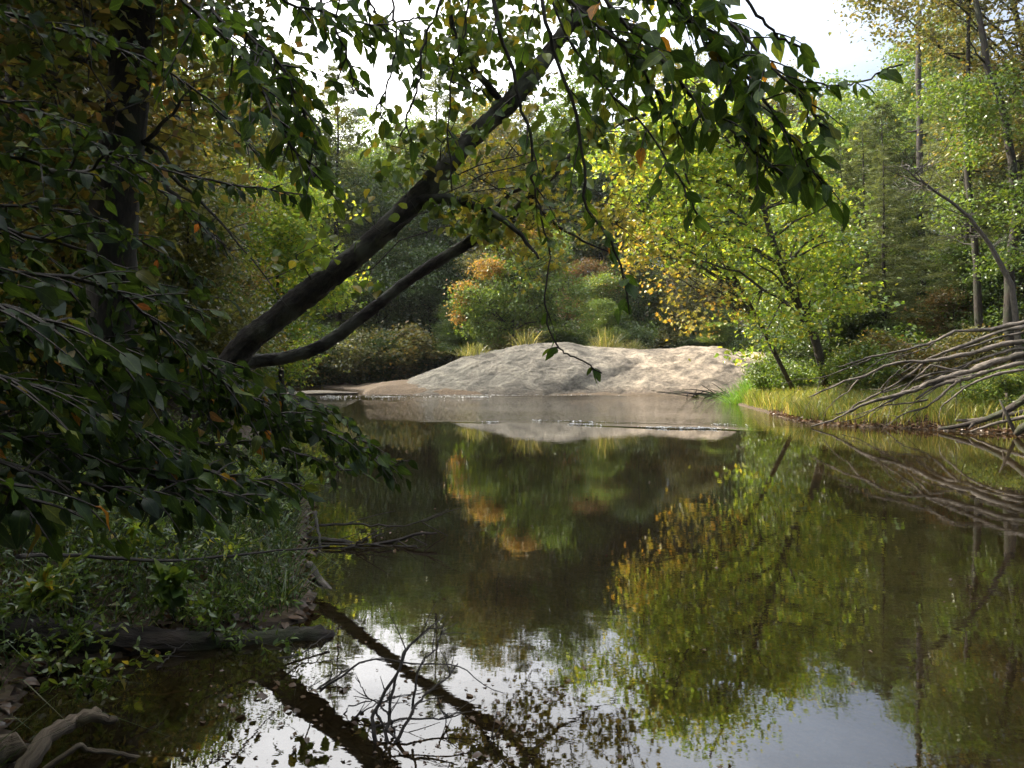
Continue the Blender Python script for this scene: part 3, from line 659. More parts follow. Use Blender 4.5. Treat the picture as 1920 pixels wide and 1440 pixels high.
# bush with orange rim on the left shoulder of the dome
b0 = P(960, 660, 46); b0[2] = 2.0
def px_blob(px, py, d, rx, ry, rz): return (*P(px, py, d), rx, ry, rz)
t = make_tree('bushy_tree', 'rounded green bushy tree with orange edge, left end of the granite dome', 'tree', b0,
    dict(trunk=np.array([b0 + (0, 0, -1), b0 + (0, 0, 1.5), b0 + (.2, .3, 4), b0 + (.4, .5, 6.5)]), trad=[.13, .11, .08, .03],
         blobs=[px_blob(915, 600, 46, 1.9, 1.6, 1.6), px_blob(900, 560, 46, 1.6, 1.5, 1.3), px_blob(985, 560, 46.5, 1.8, 1.8, 2.0), px_blob(1050, 560, 47, 1.7, 1.6, 2.0), px_blob(960, 490, 47, 1.6, 1.5, 1.6), px_blob(1030, 470, 48, 1.6, 1.5, 1.5)],
         n_limbs=20, n_clumps=300, per=75, crad=.30, L=.16, W=.11, shape='kite'), M['bark_thin'], M['leaf_green'])
_, lv = skeleton_tree(trunk=np.array([b0, b0 + (0, 0, 3)]), trad=[.01, .01], blobs=[px_blob(872, 540, 45.6, .6, .9, .5), px_blob(915, 500, 46, .9, .9, .6), px_blob(975, 445, 46.5, 1.0, 1, .7), px_blob(862, 580, 45.6, .35, .8, .9)],
    n_limbs=4, n_clumps=60, per=55, crad=.26, L=.16, W=.11, shape='kite')
o = lv.build('orange_foliage', M['leaf_bushrim'], t); o['label'] = 'orange-tinged outer leaves'

# ---- big yellow-green tree leaning over the water, right of centre
yb = P(1556, 690, 24.5); yb[2] = H(yb[0], yb[1])
ytr = smooth_path([yb, P(1530, 640, 24.5), P(1490, 560, 24.4), P(1455, 470, 24.2), P(1425, 370, 24), P(1390, 280, 24), P(1350, 180, 24), P(1330, 130, 24)], 14)
make_tree('leaning_yellow_green_tree', 'sunlit yellow-green tree leaning out from the right bank', 'tree', yb,
    dict(trunk=ytr, trad=np.linspace(.15, .03, 14),
         blobs=[px_blob(1250, 330, 23.5, 1.5, 1.5, 1.5), px_blob(1330, 290, 24, 1.7, 1.6, 1.6), px_blob(1420, 330, 24.5, 1.8, 1.7, 1.8), px_blob(1510, 420, 25, 1.7, 1.7, 2.0), px_blob(1290, 430, 23.5, 1.5, 1.5, 1.3), px_blob(1420, 480, 24, 1.9, 1.6, 1.5),
                px_blob(1560, 530, 24.5, 1.2, 1.5, 1.4), px_blob(1470, 590, 24, 1.4, 1.4, 1.0), px_blob(1420, 640, 23.5, .6, .9, .6), px_blob(1220, 300, 24, .9, 1, 1.2), px_blob(1330, 215, 24, 1.5, 1.4, 1.0), px_blob(1230, 225, 23.6, 1.1, 1.1, .9), px_blob(1460, 270, 24.8, 1.3, 1.3, 1.1), px_blob(1130, 300, 23.6, .8, .9, .8)],
         n_limbs=52, n_clumps=420, per=44, crad=.42, L=.15, W=.105, shape='ovate', shell=.25, flat=.26, lean_leaf=.6), M['bark_thin'], M['leaf_bright'])
yb2 = P(1500, 690, 25.6); yb2[2] = H(yb2[0], yb2[1])
make_tree('slender_maple', 'slender maple with golden leaf sprays hanging over the granite dome', 'tree', yb2,
    dict(trunk=smooth_path([yb2, P(1400, 560, 25), P(1330, 440, 24), P(1290, 340, 23.4), P(1260, 250, 23)], 12), trad=np.linspace(.08, .02, 12),
         blobs=[px_blob(1265, 520, 22.6, .9, .9, .9), px_blob(1300, 600, 22.6, .9, .7, .4), px_blob(1225, 440, 23, .9, .9, .8), px_blob(1190, 480, 23, .5, .6, .8), px_blob(1370, 560, 23, .7, .7, .7)],
         n_limbs=14, n_clumps=62, per=18, crad=.28, L=.17, W=.13, shape='maple', shell=.2), M['bark_thin'], M['leaf_yellow'])

# tall bare pole and dark crooked trunks at the right
def bare(name, label, pts, r, mat='bark', nbr=6, blen=1.0, group=None):
    base = pts[0].copy()
    t = thing(name, label, 'tree', base, group)
    w = MB(); p = smooth_path(pts, 22, .012 * r[0] * 10); w.tube(p, np.linspace(r[0], r[1], 22), 8, bump=.06)
    w.build('trunk', M[mat], t, smooth=True)
    for k in range(nbr):
        w = MB()
        i = rng.integers(7, 21); a = p[i]
        d = unit(np.array([rng.normal(), rng.normal(), rng.uniform(-.1, .8)])) * blen * rng.uniform(.4, 1)
        q = smooth_path([a, a + d * .5 + rng.normal(0, .08, 3), a + d + rng.normal(0, .1, 3)], 8, .015)
        w.tube(q, np.linspace(r[1] * .6 + .01, .004, 8), 5)
        for _ in range(5):
            b = q[rng.integers(2, 8)]; e = d * .4 + rng.normal(0, .2, 3) * blen
            w.tube(bez(b, b + e * .5 + rng.normal(0, .04, 3), b + e, 5), np.linspace(.009, .003, 5), 4)
        w.build('branch', M[mat], t, smooth=True)
    return t
g = P(1728, 640, 38); g[2] = H(g[0], g[1])
bare('dead_pine', 'tall bare pole of a dead pine against the sky at the right', [g, P(1726, 400, 38), P(1722, 150, 38), P(1722, 20, 38)], (.2, .10), nbr=8, blen=.9)
g = P(1896, 640, 24); g[2] = H(g[0], g[1])
ct = bare('crooked_tree', 'dark crooked trunk bending at the right edge', [g, P(1893, 520, 24), P(1905, 380, 24), P(1890, 250, 24), P(1850, 120, 24), P(1830, 0, 24), P(1820, -80, 24)], (.17, .06), nbr=12, blen=1.8)
_, lv = skeleton_tree(trunk=np.array([g, g + (0, 0, 6.0), g + (0, 0, 11)]), trad=[.01] * 3, blobs=[px_blob(1890, 200, 23.4, 1.3, .9, 1.5), px_blob(1915, 360, 23.3, .9, .8, 1.2), px_blob(1825, 240, 23.6, 1.0, .8, 1.4), px_blob(1800, 400, 23.8, .7, .7, .8), px_blob(1880, 480, 23.2, .8, .7, .7), px_blob(1760, 180, 24, .8, .8, 1.0)], n_limbs=4, n_clumps=130, per=50, crad=.3, L=.12, W=.08, shape='kite', shell=.15)
lv.build('crown', M['leaf_green'], ct)
g = P(1838, 620, 25); g[2] = H(g[0], g[1])
bare('slim_trunk_tree', 'slim dark upright trunk left of the crooked one', [g, P(1832, 520, 25), P(1826, 430, 25), P(1812, 300, 25), P(1815, 150, 25), P(1818, -40, 25)], (.13, .05), nbr=10, blen=1.5)
g = P(1918, 620, 22); g[2] = H(g[0], g[1])
bare('leaning_bare_tree', 'bare grey tree leaning down to the right with forked dead twigs', [g, P(1900, 560, 22), P(1862, 470, 22), P(1810, 400, 22), P(1740, 350, 22), P(1690, 310, 22)], (.10, .015), 'bark_grey', nbr=22, blen=1.3)
# right-bank tree whose crown fills the top right corner
g = np.array([20.0, 27.5, H(20, 27.5)])
make_tree('spreading_tree', 'brownish tree arching over the top right corner', 'tree', g,
    dict(trunk=smooth_path([g, g + (-.3, 0, 4), g + (-1.0, -.5, 8), g + (-2.4, -1, 12), g + (-3.5, -1.5, 15)], 12), trad=np.linspace(.24, .05, 12),
         blobs=[px_blob(1850, 60, 25.5, 2.6, 2, 1.8), px_blob(1700, 10, 25, 2.0, 1.5, .8), px_blob(1930, 180, 26, 2.0, 2, 2), px_blob(1850, -90, 25.5, 3, 2, 2), px_blob(1620, -10, 24.5, 1.0, 1.0, .6), px_blob(1860, 260, 26, 1.5, 1.5, 1.5)],
         n_limbs=24, n_clumps=300, per=55, crad=.36, L=.15, W=.10, shape='kite'), M['bark'], M['leaf_olive'])

# ------------------------------------------------------------------ leaning trees over the river
D1 = 9.0
lb = P(330, 800, D1 + .3); lb[2] = H(lb[0], lb[1]) - .1
pth = smooth_path([lb, P(440, 672, D1 + .1), P(520, 598, D1), P(610, 525, D1), P(700, 452, D1), P(790, 365, D1 + .1), P(880, 262, D1 + .3), P(960, 188, D1 + .5), P(1035, 90, D1 + .8), P(1105, 0, D1 + 1.1), P(1190, -120, D1 + 1.5), P(1260, -260, D1 + 2)], 40)
tt = thing('leaning_trunk_tree', 'thick dark tree trunk slanting up across the middle of the view', 'tree', lb)
def fine(p, n): t = np.linspace(0, len(p) - 1, n); return np.stack([np.interp(t, np.arange(len(p)), p[:, c]) for c in range(3)], -1)
w = MB(); w.tube(fine(pth, 190) + .022 * np.cumsum(rng.normal(0, .12, (190, 3)), 0) * np.sin(np.linspace(0, np.pi, 190))[:, None], (1 + .05 * np.sin(np.linspace(0, 31, 190)) + .03 * rng.normal(0, 1, 190)) * np.interp(np.linspace(0, 1, 190), [0, .15, .5, .75, 1], [.165, .145, .122, .095, .055]), 30, bump=.045); w.build('trunk', M['bark_leaning'], tt, smooth=True)
def limb(parent, pts, r0, r1, mat, n=18, name='limb', wob=.006):
    w = MB(); p = smooth_path(pts, n, wob); w.tube(p, np.linspace(r0, r1, n), 8, bump=.05)
    w.build(name, mat, parent, smooth=True); return p
limb(tt, [P(775, 378, D1), P(830, 372, D1 - .1), P(890, 385, D1 - .2), P(940, 410, D1 - .3), P(985, 450, D1 - .3), P(1010, 485, D1 - .4)], .07, .012, M['bark_leaning'])
limb(tt, [P(1040, 80, D1 + .8), P(1090, 40, D1 + .9), P(1140, 35, D1 + .9), P(1190, 50, D1 + .8), P(1250, 90, D1 + .8)], .06, .02, M['bark_leaning'])
limb(tt, [P(950, 200, D1 + .5), P(880, 120, D1 + .3), P(850, 60, D1 + .2), P(838, -60, D1)], .05, .02, M['bark_leaning'])
wod, lv = skeleton_tree(trunk=pth, trad=np.full(40, .02), blobs=[px_blob(900, 60, 9.2, .9, .9, .5), px_blob(860, 130, 9, .5, .7, .45), px_blob(830, 250, 8.8, .6, .6, .4), px_blob(960, 130, 9.2, .6, .7, .5), px_blob(1150, 110, 9.9, .6, .6, .5), px_blob(900, 400, 8.8, .5, .6, .35), px_blob(800, 300, 8.8, .4, .5, .3),
       px_blob(1010, 300, 9, .8, .7, .5), px_blob(1130, 200, 9.6, .9, .8, .6), px_blob(1230, 280, 9.6, .7, .8, .5), px_blob(1000, -60, 9.6, 1.6, 1.5, .7), px_blob(1250, -150, 10.5, 2.0, 2, 1.2), px_blob(1100, -260, 10.5, 2, 2, 1), px_blob(760, 250, 8.8, .35, .4, .35), px_blob(735, 335, 8.6, .3, .3, .2), px_blob(665, 400, 8.6, .3, .3, .22), px_blob(830, 390, 8.6, .35, .3, .2), px_blob(590, 470, 8.6, .3, .3, .2), px_blob(700, 520, 8.7, .3, .3, .2)],
       n_limbs=34, n_clumps=285, per=20, crad=.16, L=.13, W=.10, shape='ovate', shell=.1, droop=.7)
wod.v = wod.v[1:]; wod.uv = wod.uv[1:]
# (the first tube is the guide along the trunk: drop it)
n0 = 40 * 10 + 2
fs = [f - n0 for f in wod.f[3:]]; wod.f = fs; wod.n -= n0
wod.build('twigs', M['bark_thin'], tt, smooth=True)
lv.build('crown', M['leaf_green'], tt)

D2 = 10.8
sb = P(400, 745, D2); sb[2] = H(sb[0], sb[1]) - .1
p2 = smooth_path([sb, P(450, 695, D2), P(530, 672, D2), P(600, 650, D2), P(690, 585, D2), P(770, 520, D2), P(860, 465, D2), P(930, 425, D2), P(985, 375, D2), P(1060, 300, D2 + .2), P(1130, 245, D2 + .4), P(1210, 215, D2 + .6)], 40)
st = thing('slender_leaning_tree', 'thinner grey mossy trunk slanting below and behind the thick leaning one', 'tree', sb)
w = MB(); w.tube(fine(p2, 170) + .02 * np.cumsum(rng.normal(0, .12, (170, 3)), 0) * np.sin(np.linspace(0, np.pi, 170))[:, None], (1 + .06 * np.sin(np.linspace(0, 27, 170)) + .03 * rng.normal(0, 1, 170)) * np.interp(np.linspace(0, 1, 170), [0, .3, .7, 1], [.105, .085, .065, .025]), 22, bump=.05); w.build('trunk', M['bark_leaning'], st, smooth=True)
limb(st, [P(850, 470, D2), P(900, 435, D2 - .1), P(940, 420, D2 - .2), P(995, 412, D2 - .3)], .05, .02, M['bark_leaning'])
limb(st, [P(985, 378, D2), P(1010, 390, D2), P(1040, 420, D2 - .1), P(1090, 450, D2 - .1), P(1160, 480, D2)], .04, .008, M['bark_leaning'])
limb(st, [P(870, 460, D2), P(950, 370, D2 - .3), P(1000, 340, D2 - .4), P(1060, 260, D2 - .5)], .035, .01, M['bark_leaning'])
wod, lv = skeleton_tree(trunk=p2, trad=np.full(40, .02), blobs=[px_blob(920, 310, 10.6, .5, .5, .4), px_blob(990, 330, 10.6, .5, .5, .35), px_blob(960, 440, 10.6, .7, .6, .35), px_blob(1050, 420, 10.6, .6, .6, .5), px_blob(1120, 400, 10.8, .6, .6, .5), px_blob(880, 400, 10.8, .5, .5, .3), px_blob(1010, 490, 10.8, .5, .5, .3), px_blob(1190, 430, 11, .5, .5, .4), px_blob(1190, 300, 11, .6, .5, .5)],
       n_limbs=18, n_clumps=100, per=15, crad=.16, L=.12, W=.10, shape='maple', shell=.1, droop=.5)
wod.v = wod.v[1:]; wod.uv = wod.uv[1:]; wod.f = [f - n0 for f in wod.f[3:]]; wod.n -= n0
wod.build('twigs', M['bark_thin'], st, smooth=True)
lv.build('crown', M['leaf_yellow'], st)

# dark upright trunk at the left
lt = P(205, 520, 9.5); lt[2] = H(lt[0], lt[1]) - .1
t = thing('dark_trunk_tree', 'broad dark upright trunk behind the leaves at upper left', 'tree', lt)
pth = smooth_path([lt, P(212, 440, 9.5), P(222, 330, 9.5), P(240, 180, 9.6), P(252, 40, 9.6), P(262, -150, 9.7), P(270, -700, 9.8)], 30)
w = MB(); w.tube(pth, np.linspace(.30, .2, 30), 16, bump=.03); w.build('trunk', M['bark'], t, smooth=True)
for pts in ([P(205, 215, 9.5), P(160, 190, 9.3), P(110, 165, 9.0), P(60, 120, 8.8)], [P(200, 240, 9.5), P(150, 225, 9.4), P(110, 205, 9.2), P(85, 140, 9)], [P(268, 265, 9.5), P(310, 290, 9.3), P(330, 320, 9.2), P(420, 345, 9)], [P(275, 280, 9.5), P(330, 340, 9.3), P(400, 400, 9.2), P(500, 520, 9)],
            [P(270, 270, 9.5), P(320, 215, 9.4), P(370, 150, 9.3)], [P(265, 300, 9.5), P(350, 390, 9.2), P(430, 470, 9)], [P(225, 120, 9.5), P(140, 85, 9.2), P(60, 80, 9)]):
    w = MB(); p = smooth_path(pts, 14, .012); w.tube(p, np.linspace(.035, .008, 14), 6)
    for _ in range(7):
        b = p[rng.integers(3, 14)]; e = unit(p[-1] - p[0]) * .35 + rng.normal(0, .22, 3)
        w.tube(bez(b, b + e * .5 + rng.normal(0, .05, 3), b + e, 6), np.linspace(.009, .003, 6), 4)
    w.build('branch', M['bark_thin'], t, smooth=True)
wod, lv = skeleton_tree(trunk=pth, trad=np.full(30, .02), blobs=[(*(P(265, -260, 9.7)), 2.8, 2.5, 1.2), (*(P(300, -700, 9.7)), 3, 3, 1.8), px_blob(60, 40, 10, 1.2, 1.2, .6), px_blob(400, 60, 9.8, .8, .8, .4), (-4.2, 6.2, 6.2, 2.2, 1.8, .8), (-3.8, 4.0, 5.3, 1.5, 1.3, .6), (-5.2, 8.4, 7.4, 2.4, 1.8, 1.0)], n_limbs=16, n_clumps=380, per=60, crad=.35, L=.13, W=.09, shape='kite')  # low unseen crown lobes over the left bank added for shade
n1_ = 30 * 10 + 2
wod.v = wod.v[1:]; wod.uv = wod.uv[1:]; wod.f = [f - n1_ for f in wod.f[3:]]; wod.n -= n1_
wod.build('twigs', M['bark_thin'], t, smooth=True)
lv.build('crown', M['leaf_dark'], t)

# ------------------------------------------------------------------ foreground beeches: boughs with big leaves
def bough(parent, pts, r0, dens, tl, L, leaf_m, droop=.5, n=26, hang=.45, face=.8, label=None, start=.12):
    """pts: (px,py,d); tl: twig length; a bough of wood with a child holding its leaves"""
    p = smooth_path([P(*q) for q in pts], n, .004)
    w, lv = MB(), MB()
    w.tube(p, np.linspace(r0, .0035, n), 7, bump=.05)
    Ltot = np.linalg.norm(np.diff(p, axis=0), axis=1).sum()
    nt_ = max(3, int(Ltot * dens))
    C, Dd, Nn, S = [], [], [], []
    for k in range(nt_):
        t = start + (1 - start) * (k + rng.random() * .8) / nt_
        x = min(t * (n - 1), n - 1.001); i = int(x); a = p[i] + (p[i + 1] - p[i]) * (x - i)
        tan = unit(p[min(i + 1, n - 1)] - p[max(i - 1, 0)])
        side = unit(np.cross(tan, [0, 0, 1.0]) + rng.normal(0, .35, 3)) * (1 if k % 2 else -1)
        ln = tl * (1.1 - .75 * t) * rng.uniform(.4, 1.25)
        d = unit(tan * .8 + side * .8 + np.array([0, 0, rng.normal(0.05, .3)]))
        e = a + d * ln + np.array([0, 0, -droop * ln * .5])
        q = bez(a, a + d * ln * .5, e, 7)
        w.tube(q, np.linspace(.0042, .0014, 7), 4, cap=False)
        m = max(3, int(ln / (.5 * L)))
        for j in range(m):
            s_ = (j + .6) / m; y = s_ * 6; jj = min(int(y), 5); c = q[jj] + (q[jj + 1] - q[jj]) * (y - jj)
            td = unit(q[jj + 1] - q[jj]); sd = unit(np.cross(td, [0, 0, 1.0]) + 1e-3) * (1 if j % 2 else -1)
            D_ = td * .6 + sd * .7 + np.array([0, 0, -hang]) + rng.normal(0, .22, 3)
            if j == m - 1: D_ = td + np.array([0, 0, -hang])
            C.append(c); Dd.append(D_); Nn.append(np.array([rng.normal(0, face), rng.normal(-.25, face), 1.0])); S.append(L * rng.uniform(.65, 1.2) * (.8 + .25 * s_))
    S = np.array(S)
    lv.leaves(np.array(C), np.array(Dd), np.array(Nn), S, S * rng.uniform(.5, .64, len(S)), 'ovate', curl=.3)
    o = w.build('bough', M['bark_thin'], parent, smooth=True)
    if label: o['label'] = label
    l = lv.build('leaves', leaf_m, o, smooth=True, origin=tuple(parent_world(o)))
    return p

# overhead tree: trunk stands left behind the camera, limbs reach over the view
oh = np.array([-2.6, -1.6, .5])
tree1 = thing('overhanging_beech', 'beech with big dark leaves hanging down from the top of the view', 'tree', oh)
w = MB(); p = smooth_path([oh + (0, 0, -.4), oh + (.05, .05, 1.5), oh + (.2, .3, 3.2), oh + (.5, .8, 5)], 16); w.tube(p, np.linspace(.19, .13, 16), 12, bump=.04)
w.build('trunk', M['bark'], tree1, smooth=True)
E = [oh + (.5, .8, 4.6), np.array([-.9, 1.0, 4.6]), np.array([.1, 2.6, 4.3]), np.array([.9, 3.4, 3.9])]
limb(tree1, E, .07, .03, M['bark_thin'], name='limb')
E2 = [oh + (.4, .7, 4.0), np.array([-1.6, 1.0, 3.9]), np.array([-1.2, 2.4, 3.6]), P(560, -60, 3.0)]
limb(tree1, E2, .05, .015, M['bark_thin'], name='limb')
LBm = M['leaf_beech']
for pts, r0, dens, tl, L, kw in [
    ([(880, -260, 3.2), (923, 0, 3.0), (947, 83, 3.0), (973, 180, 3.0), (993, 253, 3.0), (997, 333, 3.0), (1013, 400, 3.0), (1033, 480, 3.0)], .011, 5, .22, .085, {}),
    ([(1033, 480, 3.0), (1022, 573, 3.0), (1040, 643, 3.0), (1063, 662, 3.0), (1100, 682, 3.0), (1128, 700, 3.0)], .004, 4, .10, .075, {}),
    ([(985, -230, 3.3), (1017, 0, 3.1), (1040, 100, 3.1), (1073, 193, 3.1), (1093, 300, 3.1), (1100, 383, 3.1), (1140, 440, 3.1), (1170, 520, 3.1), (1180, 590, 3.1)], .011, 6, .24, .09, {}),
    ([(1010, -200, 3.3), (1120, -20, 3.2), (1220, 90, 3.1), (1310, 190, 3.0), (1400, 270, 2.9), (1470, 330, 2.8)], .012, 20, .32, .105, {}),
    ([(1080, -220, 3.2), (1220, -30, 3.1), (1330, 70, 3.0), (1420, 170, 2.9), (1490, 270, 2.8), (1530, 330, 2.8)], .012, 20, .32, .105, {}),
    ([(1150, -200, 3.0), (1300, -20, 3.0), (1390, 60, 2.9), (1450, 130, 2.8), (1510, 190, 2.8), (1545, 240, 2.8)], .010, 15, .25, .10, {}),
    ([(1280, -160, 2.9), (1400, 0, 2.8), (1450, 60, 2.8), (1500, 90, 2.8), (1530, 120, 2.8)], .008, 4, .14, .09, {}),
    ([(1380, 90, 2.9), (1480, 145, 2.8), (1560, 160, 2.8), (1620, 150, 2.8), (1690, 118, 2.8)], .004, 6, .09, .09, {'start': .3}),
    ([(900, -220, 3.4), (1000, -60, 3.3), (1090, 20, 3.2), (1170, 90, 3.1), (1230, 170, 3.1), (1290, 280, 3.1)], .012, 17, .30, .10, {}),
    ([(1080, -160, 3.2), (1250, -20, 3.1), (1330, 90, 3.0), (1400, 200, 2.95), (1440, 300, 2.9)], .010, 18, .30, .105, {}),
    ([(1000, -100, 3.4), (1050, 40, 3.4), (1120, 150, 3.4), (1200, 230, 3.4), (1270, 330, 3.3), (1310, 400, 3.3)], .008, 8, .26, .095, {}),
    ([(850, -200, 3.2), (828, 0, 3.0), (800, 63, 3.0), (790, 113, 3.0), (783, 167, 3.0), (767, 213, 3.0), (750, 255, 3.0)], .007, 6, .16, .09, {}),
    ([(900, -180, 3.4), (880, -20, 3.3), (870, 60, 3.3), (850, 130, 3.3), (840, 220, 3.3), (850, 360, 3.3)], .006, 6, .18, .085, {}),
    ([(330, -140, 3.0), (400, 20, 2.9), (470, 70, 2.8), (530, 130, 2.8), (570, 210, 2.8), (610, 300, 2.8)], .010, 27, .30, .085, {}),
    ([(250, -140, 2.8), (330, -10, 2.7), (420, 70, 2.6), (490, 170, 2.6), (540, 260, 2.6), (590, 330, 2.6)], .010, 23, .30, .085, {}),
    ([(420, -150, 3.0), (520, -10, 2.9), (600, 20, 2.9), (660, 40, 2.8), (720, 50, 2.8)], .008, 22, .2, .08, {}),
    ([(540, -160, 3.2), (590, -20, 3.1), (630, 50, 3.0), (655, 120, 3.0), (665, 180, 3.0)], .007, 12, .2, .075, {}),
    ([(700, -150, 3.2), (735, 0, 3.1), (742, 70, 3.0), (730, 150, 3.0), (705, 210, 3.0)], .006, 9, .16, .075, {}),
    ([(640, -160, 3.0), (680, -40, 2.9), (700, 20, 2.9), (740, 40, 2.9), (790, 30, 2.9)], .006, 10, .2, .075, {}),
]:
    bough(tree1, pts, r0 * .85, dens * .98, tl * 1.1, L * .86, LBm, face=1.2, **kw)

# low beech on the left bank whose sprays fill the left of the view
lo = np.array([-2.75, 2.3, .4])
tree2 = thing('low_beech', 'low beech whose dense leafy sprays fill the left side', 'tree', lo)
w = MB(); p = smooth_path([lo + (0, 0, -.4), lo + (.02, 0, .8), lo + (0, .1, 2.0), lo + (.1, .2, 3.6), lo + (.1, .3, 5)], 18); w.tube(p, np.linspace(.09, .05, 18), 10, bump=.04)
w.build('trunk', M['bark'], tree2, smooth=True)
root = lambda z: (0, 0, 0)
for pts, r0, dens, tl, L in [
    ([(-420, 240, 1.9), (-100, 300, 2.0), (20, 297, 2.1), (110, 320, 2.1), (165, 318, 2.2), (210, 285, 2.2), (300, 315, 2.3), (440, 345, 2.4), (560, 365, 2.5)], .013, 9, .26, .095),
    ([(-420, -80, 1.9), (-100, 0, 2.1), (20, 28, 2.2), (150, 65, 2.3), (290, 120, 2.4), (400, 200, 2.5), (480, 290, 2.6)], .013, 7, .26, .09),
    ([(-420, 380, 1.7), (-60, 420, 1.9), (150, 470, 2.1), (280, 540, 2.3), (380, 590, 2.5)], .012, 13, .28, .105),
    ([(-420, 560, 1.7), (-60, 590, 1.8), (120, 660, 2.0), (300, 720, 2.2), (450, 770, 2.4), (560, 800, 2.5), (680, 850, 2.6), (750, 872, 2.7)], .012, 15, .32, .105),
    ([(-420, 690, 1.6), (-60, 720, 1.7), (150, 780, 1.9), (300, 850, 2.0), (420, 890, 2.1), (560, 910, 2.2)], .011, 15, .3, .105),
    ([(-420, 440, 1.6), (-60, 500, 1.8), (200, 540, 2.0), (340, 650, 2.2), (440, 730, 2.3), (560, 790, 2.4), (690, 830, 2.5)], .012, 14, .32, .105),
    ([(-420, 800, 1.5), (-60, 850, 1.6), (120, 900, 1.7), (260, 920, 1.8), (390, 930, 1.9)], .010, 13, .26, .10),
    ([(-420, 520, 1.3), (-60, 560, 1.35), (80, 600, 1.4), (200, 660, 1.5), (290, 740, 1.6)], .009, 12, .26, .11),
    ([(-420, 330, 1.9), (-60, 380, 2.2), (150, 400, 2.4), (280, 460, 2.6), (370, 520, 2.8)], .010, 10, .26, .09),
    ([(-420, 580, 1.9), (-60, 620, 2.1), (200, 640, 2.3), (380, 690, 2.5), (520, 740, 2.6), (610, 790, 2.7)], .010, 13, .26, .10),
    ([(-420, 760, 1.6), (-60, 800, 1.7), (150, 850, 1.8), (330, 905, 1.9), (470, 935, 2.0)], .010, 14, .26, .10),
    ([(-420, 620, 1.5), (-60, 690, 1.6), (100, 740, 1.7), (240, 800, 1.8), (340, 860, 1.9)], .010, 14, .26, .10),
    ([(-420, 900, 1.2), (-60, 900, 1.25), (20, 920, 1.3), (100, 960, 1.35)], .008, 12, .22, .11),
    ([(-420, 150, 2.0), (-60, 180, 2.2), (100, 220, 2.4), (200, 290, 2.5), (330, 380, 2.7), (420, 460, 2.8)], .010, 8, .26, .085),
    ([(-420, 640, 2.0), (-60, 660, 2.2), (170, 700, 2.4), (330, 700, 2.6), (450, 720, 2.8), (560, 750, 2.9), (650, 790, 3)], .011, 14, .32, .10),
    ([(-420, 760, 2.0), (-60, 790, 2.2), (200, 830, 2.4), (380, 830, 2.6), (520, 840, 2.7), (640, 880, 2.8)], .011, 14, .3, .10),
]:
    pts = [(a, b, c * 1.32) for a, b, c in pts]
    bough(tree2, pts, r0 * .75, dens * 2.4, tl * 1.1, L * .66, M['leaf_beech_low'], hang=.4, face=1.3)

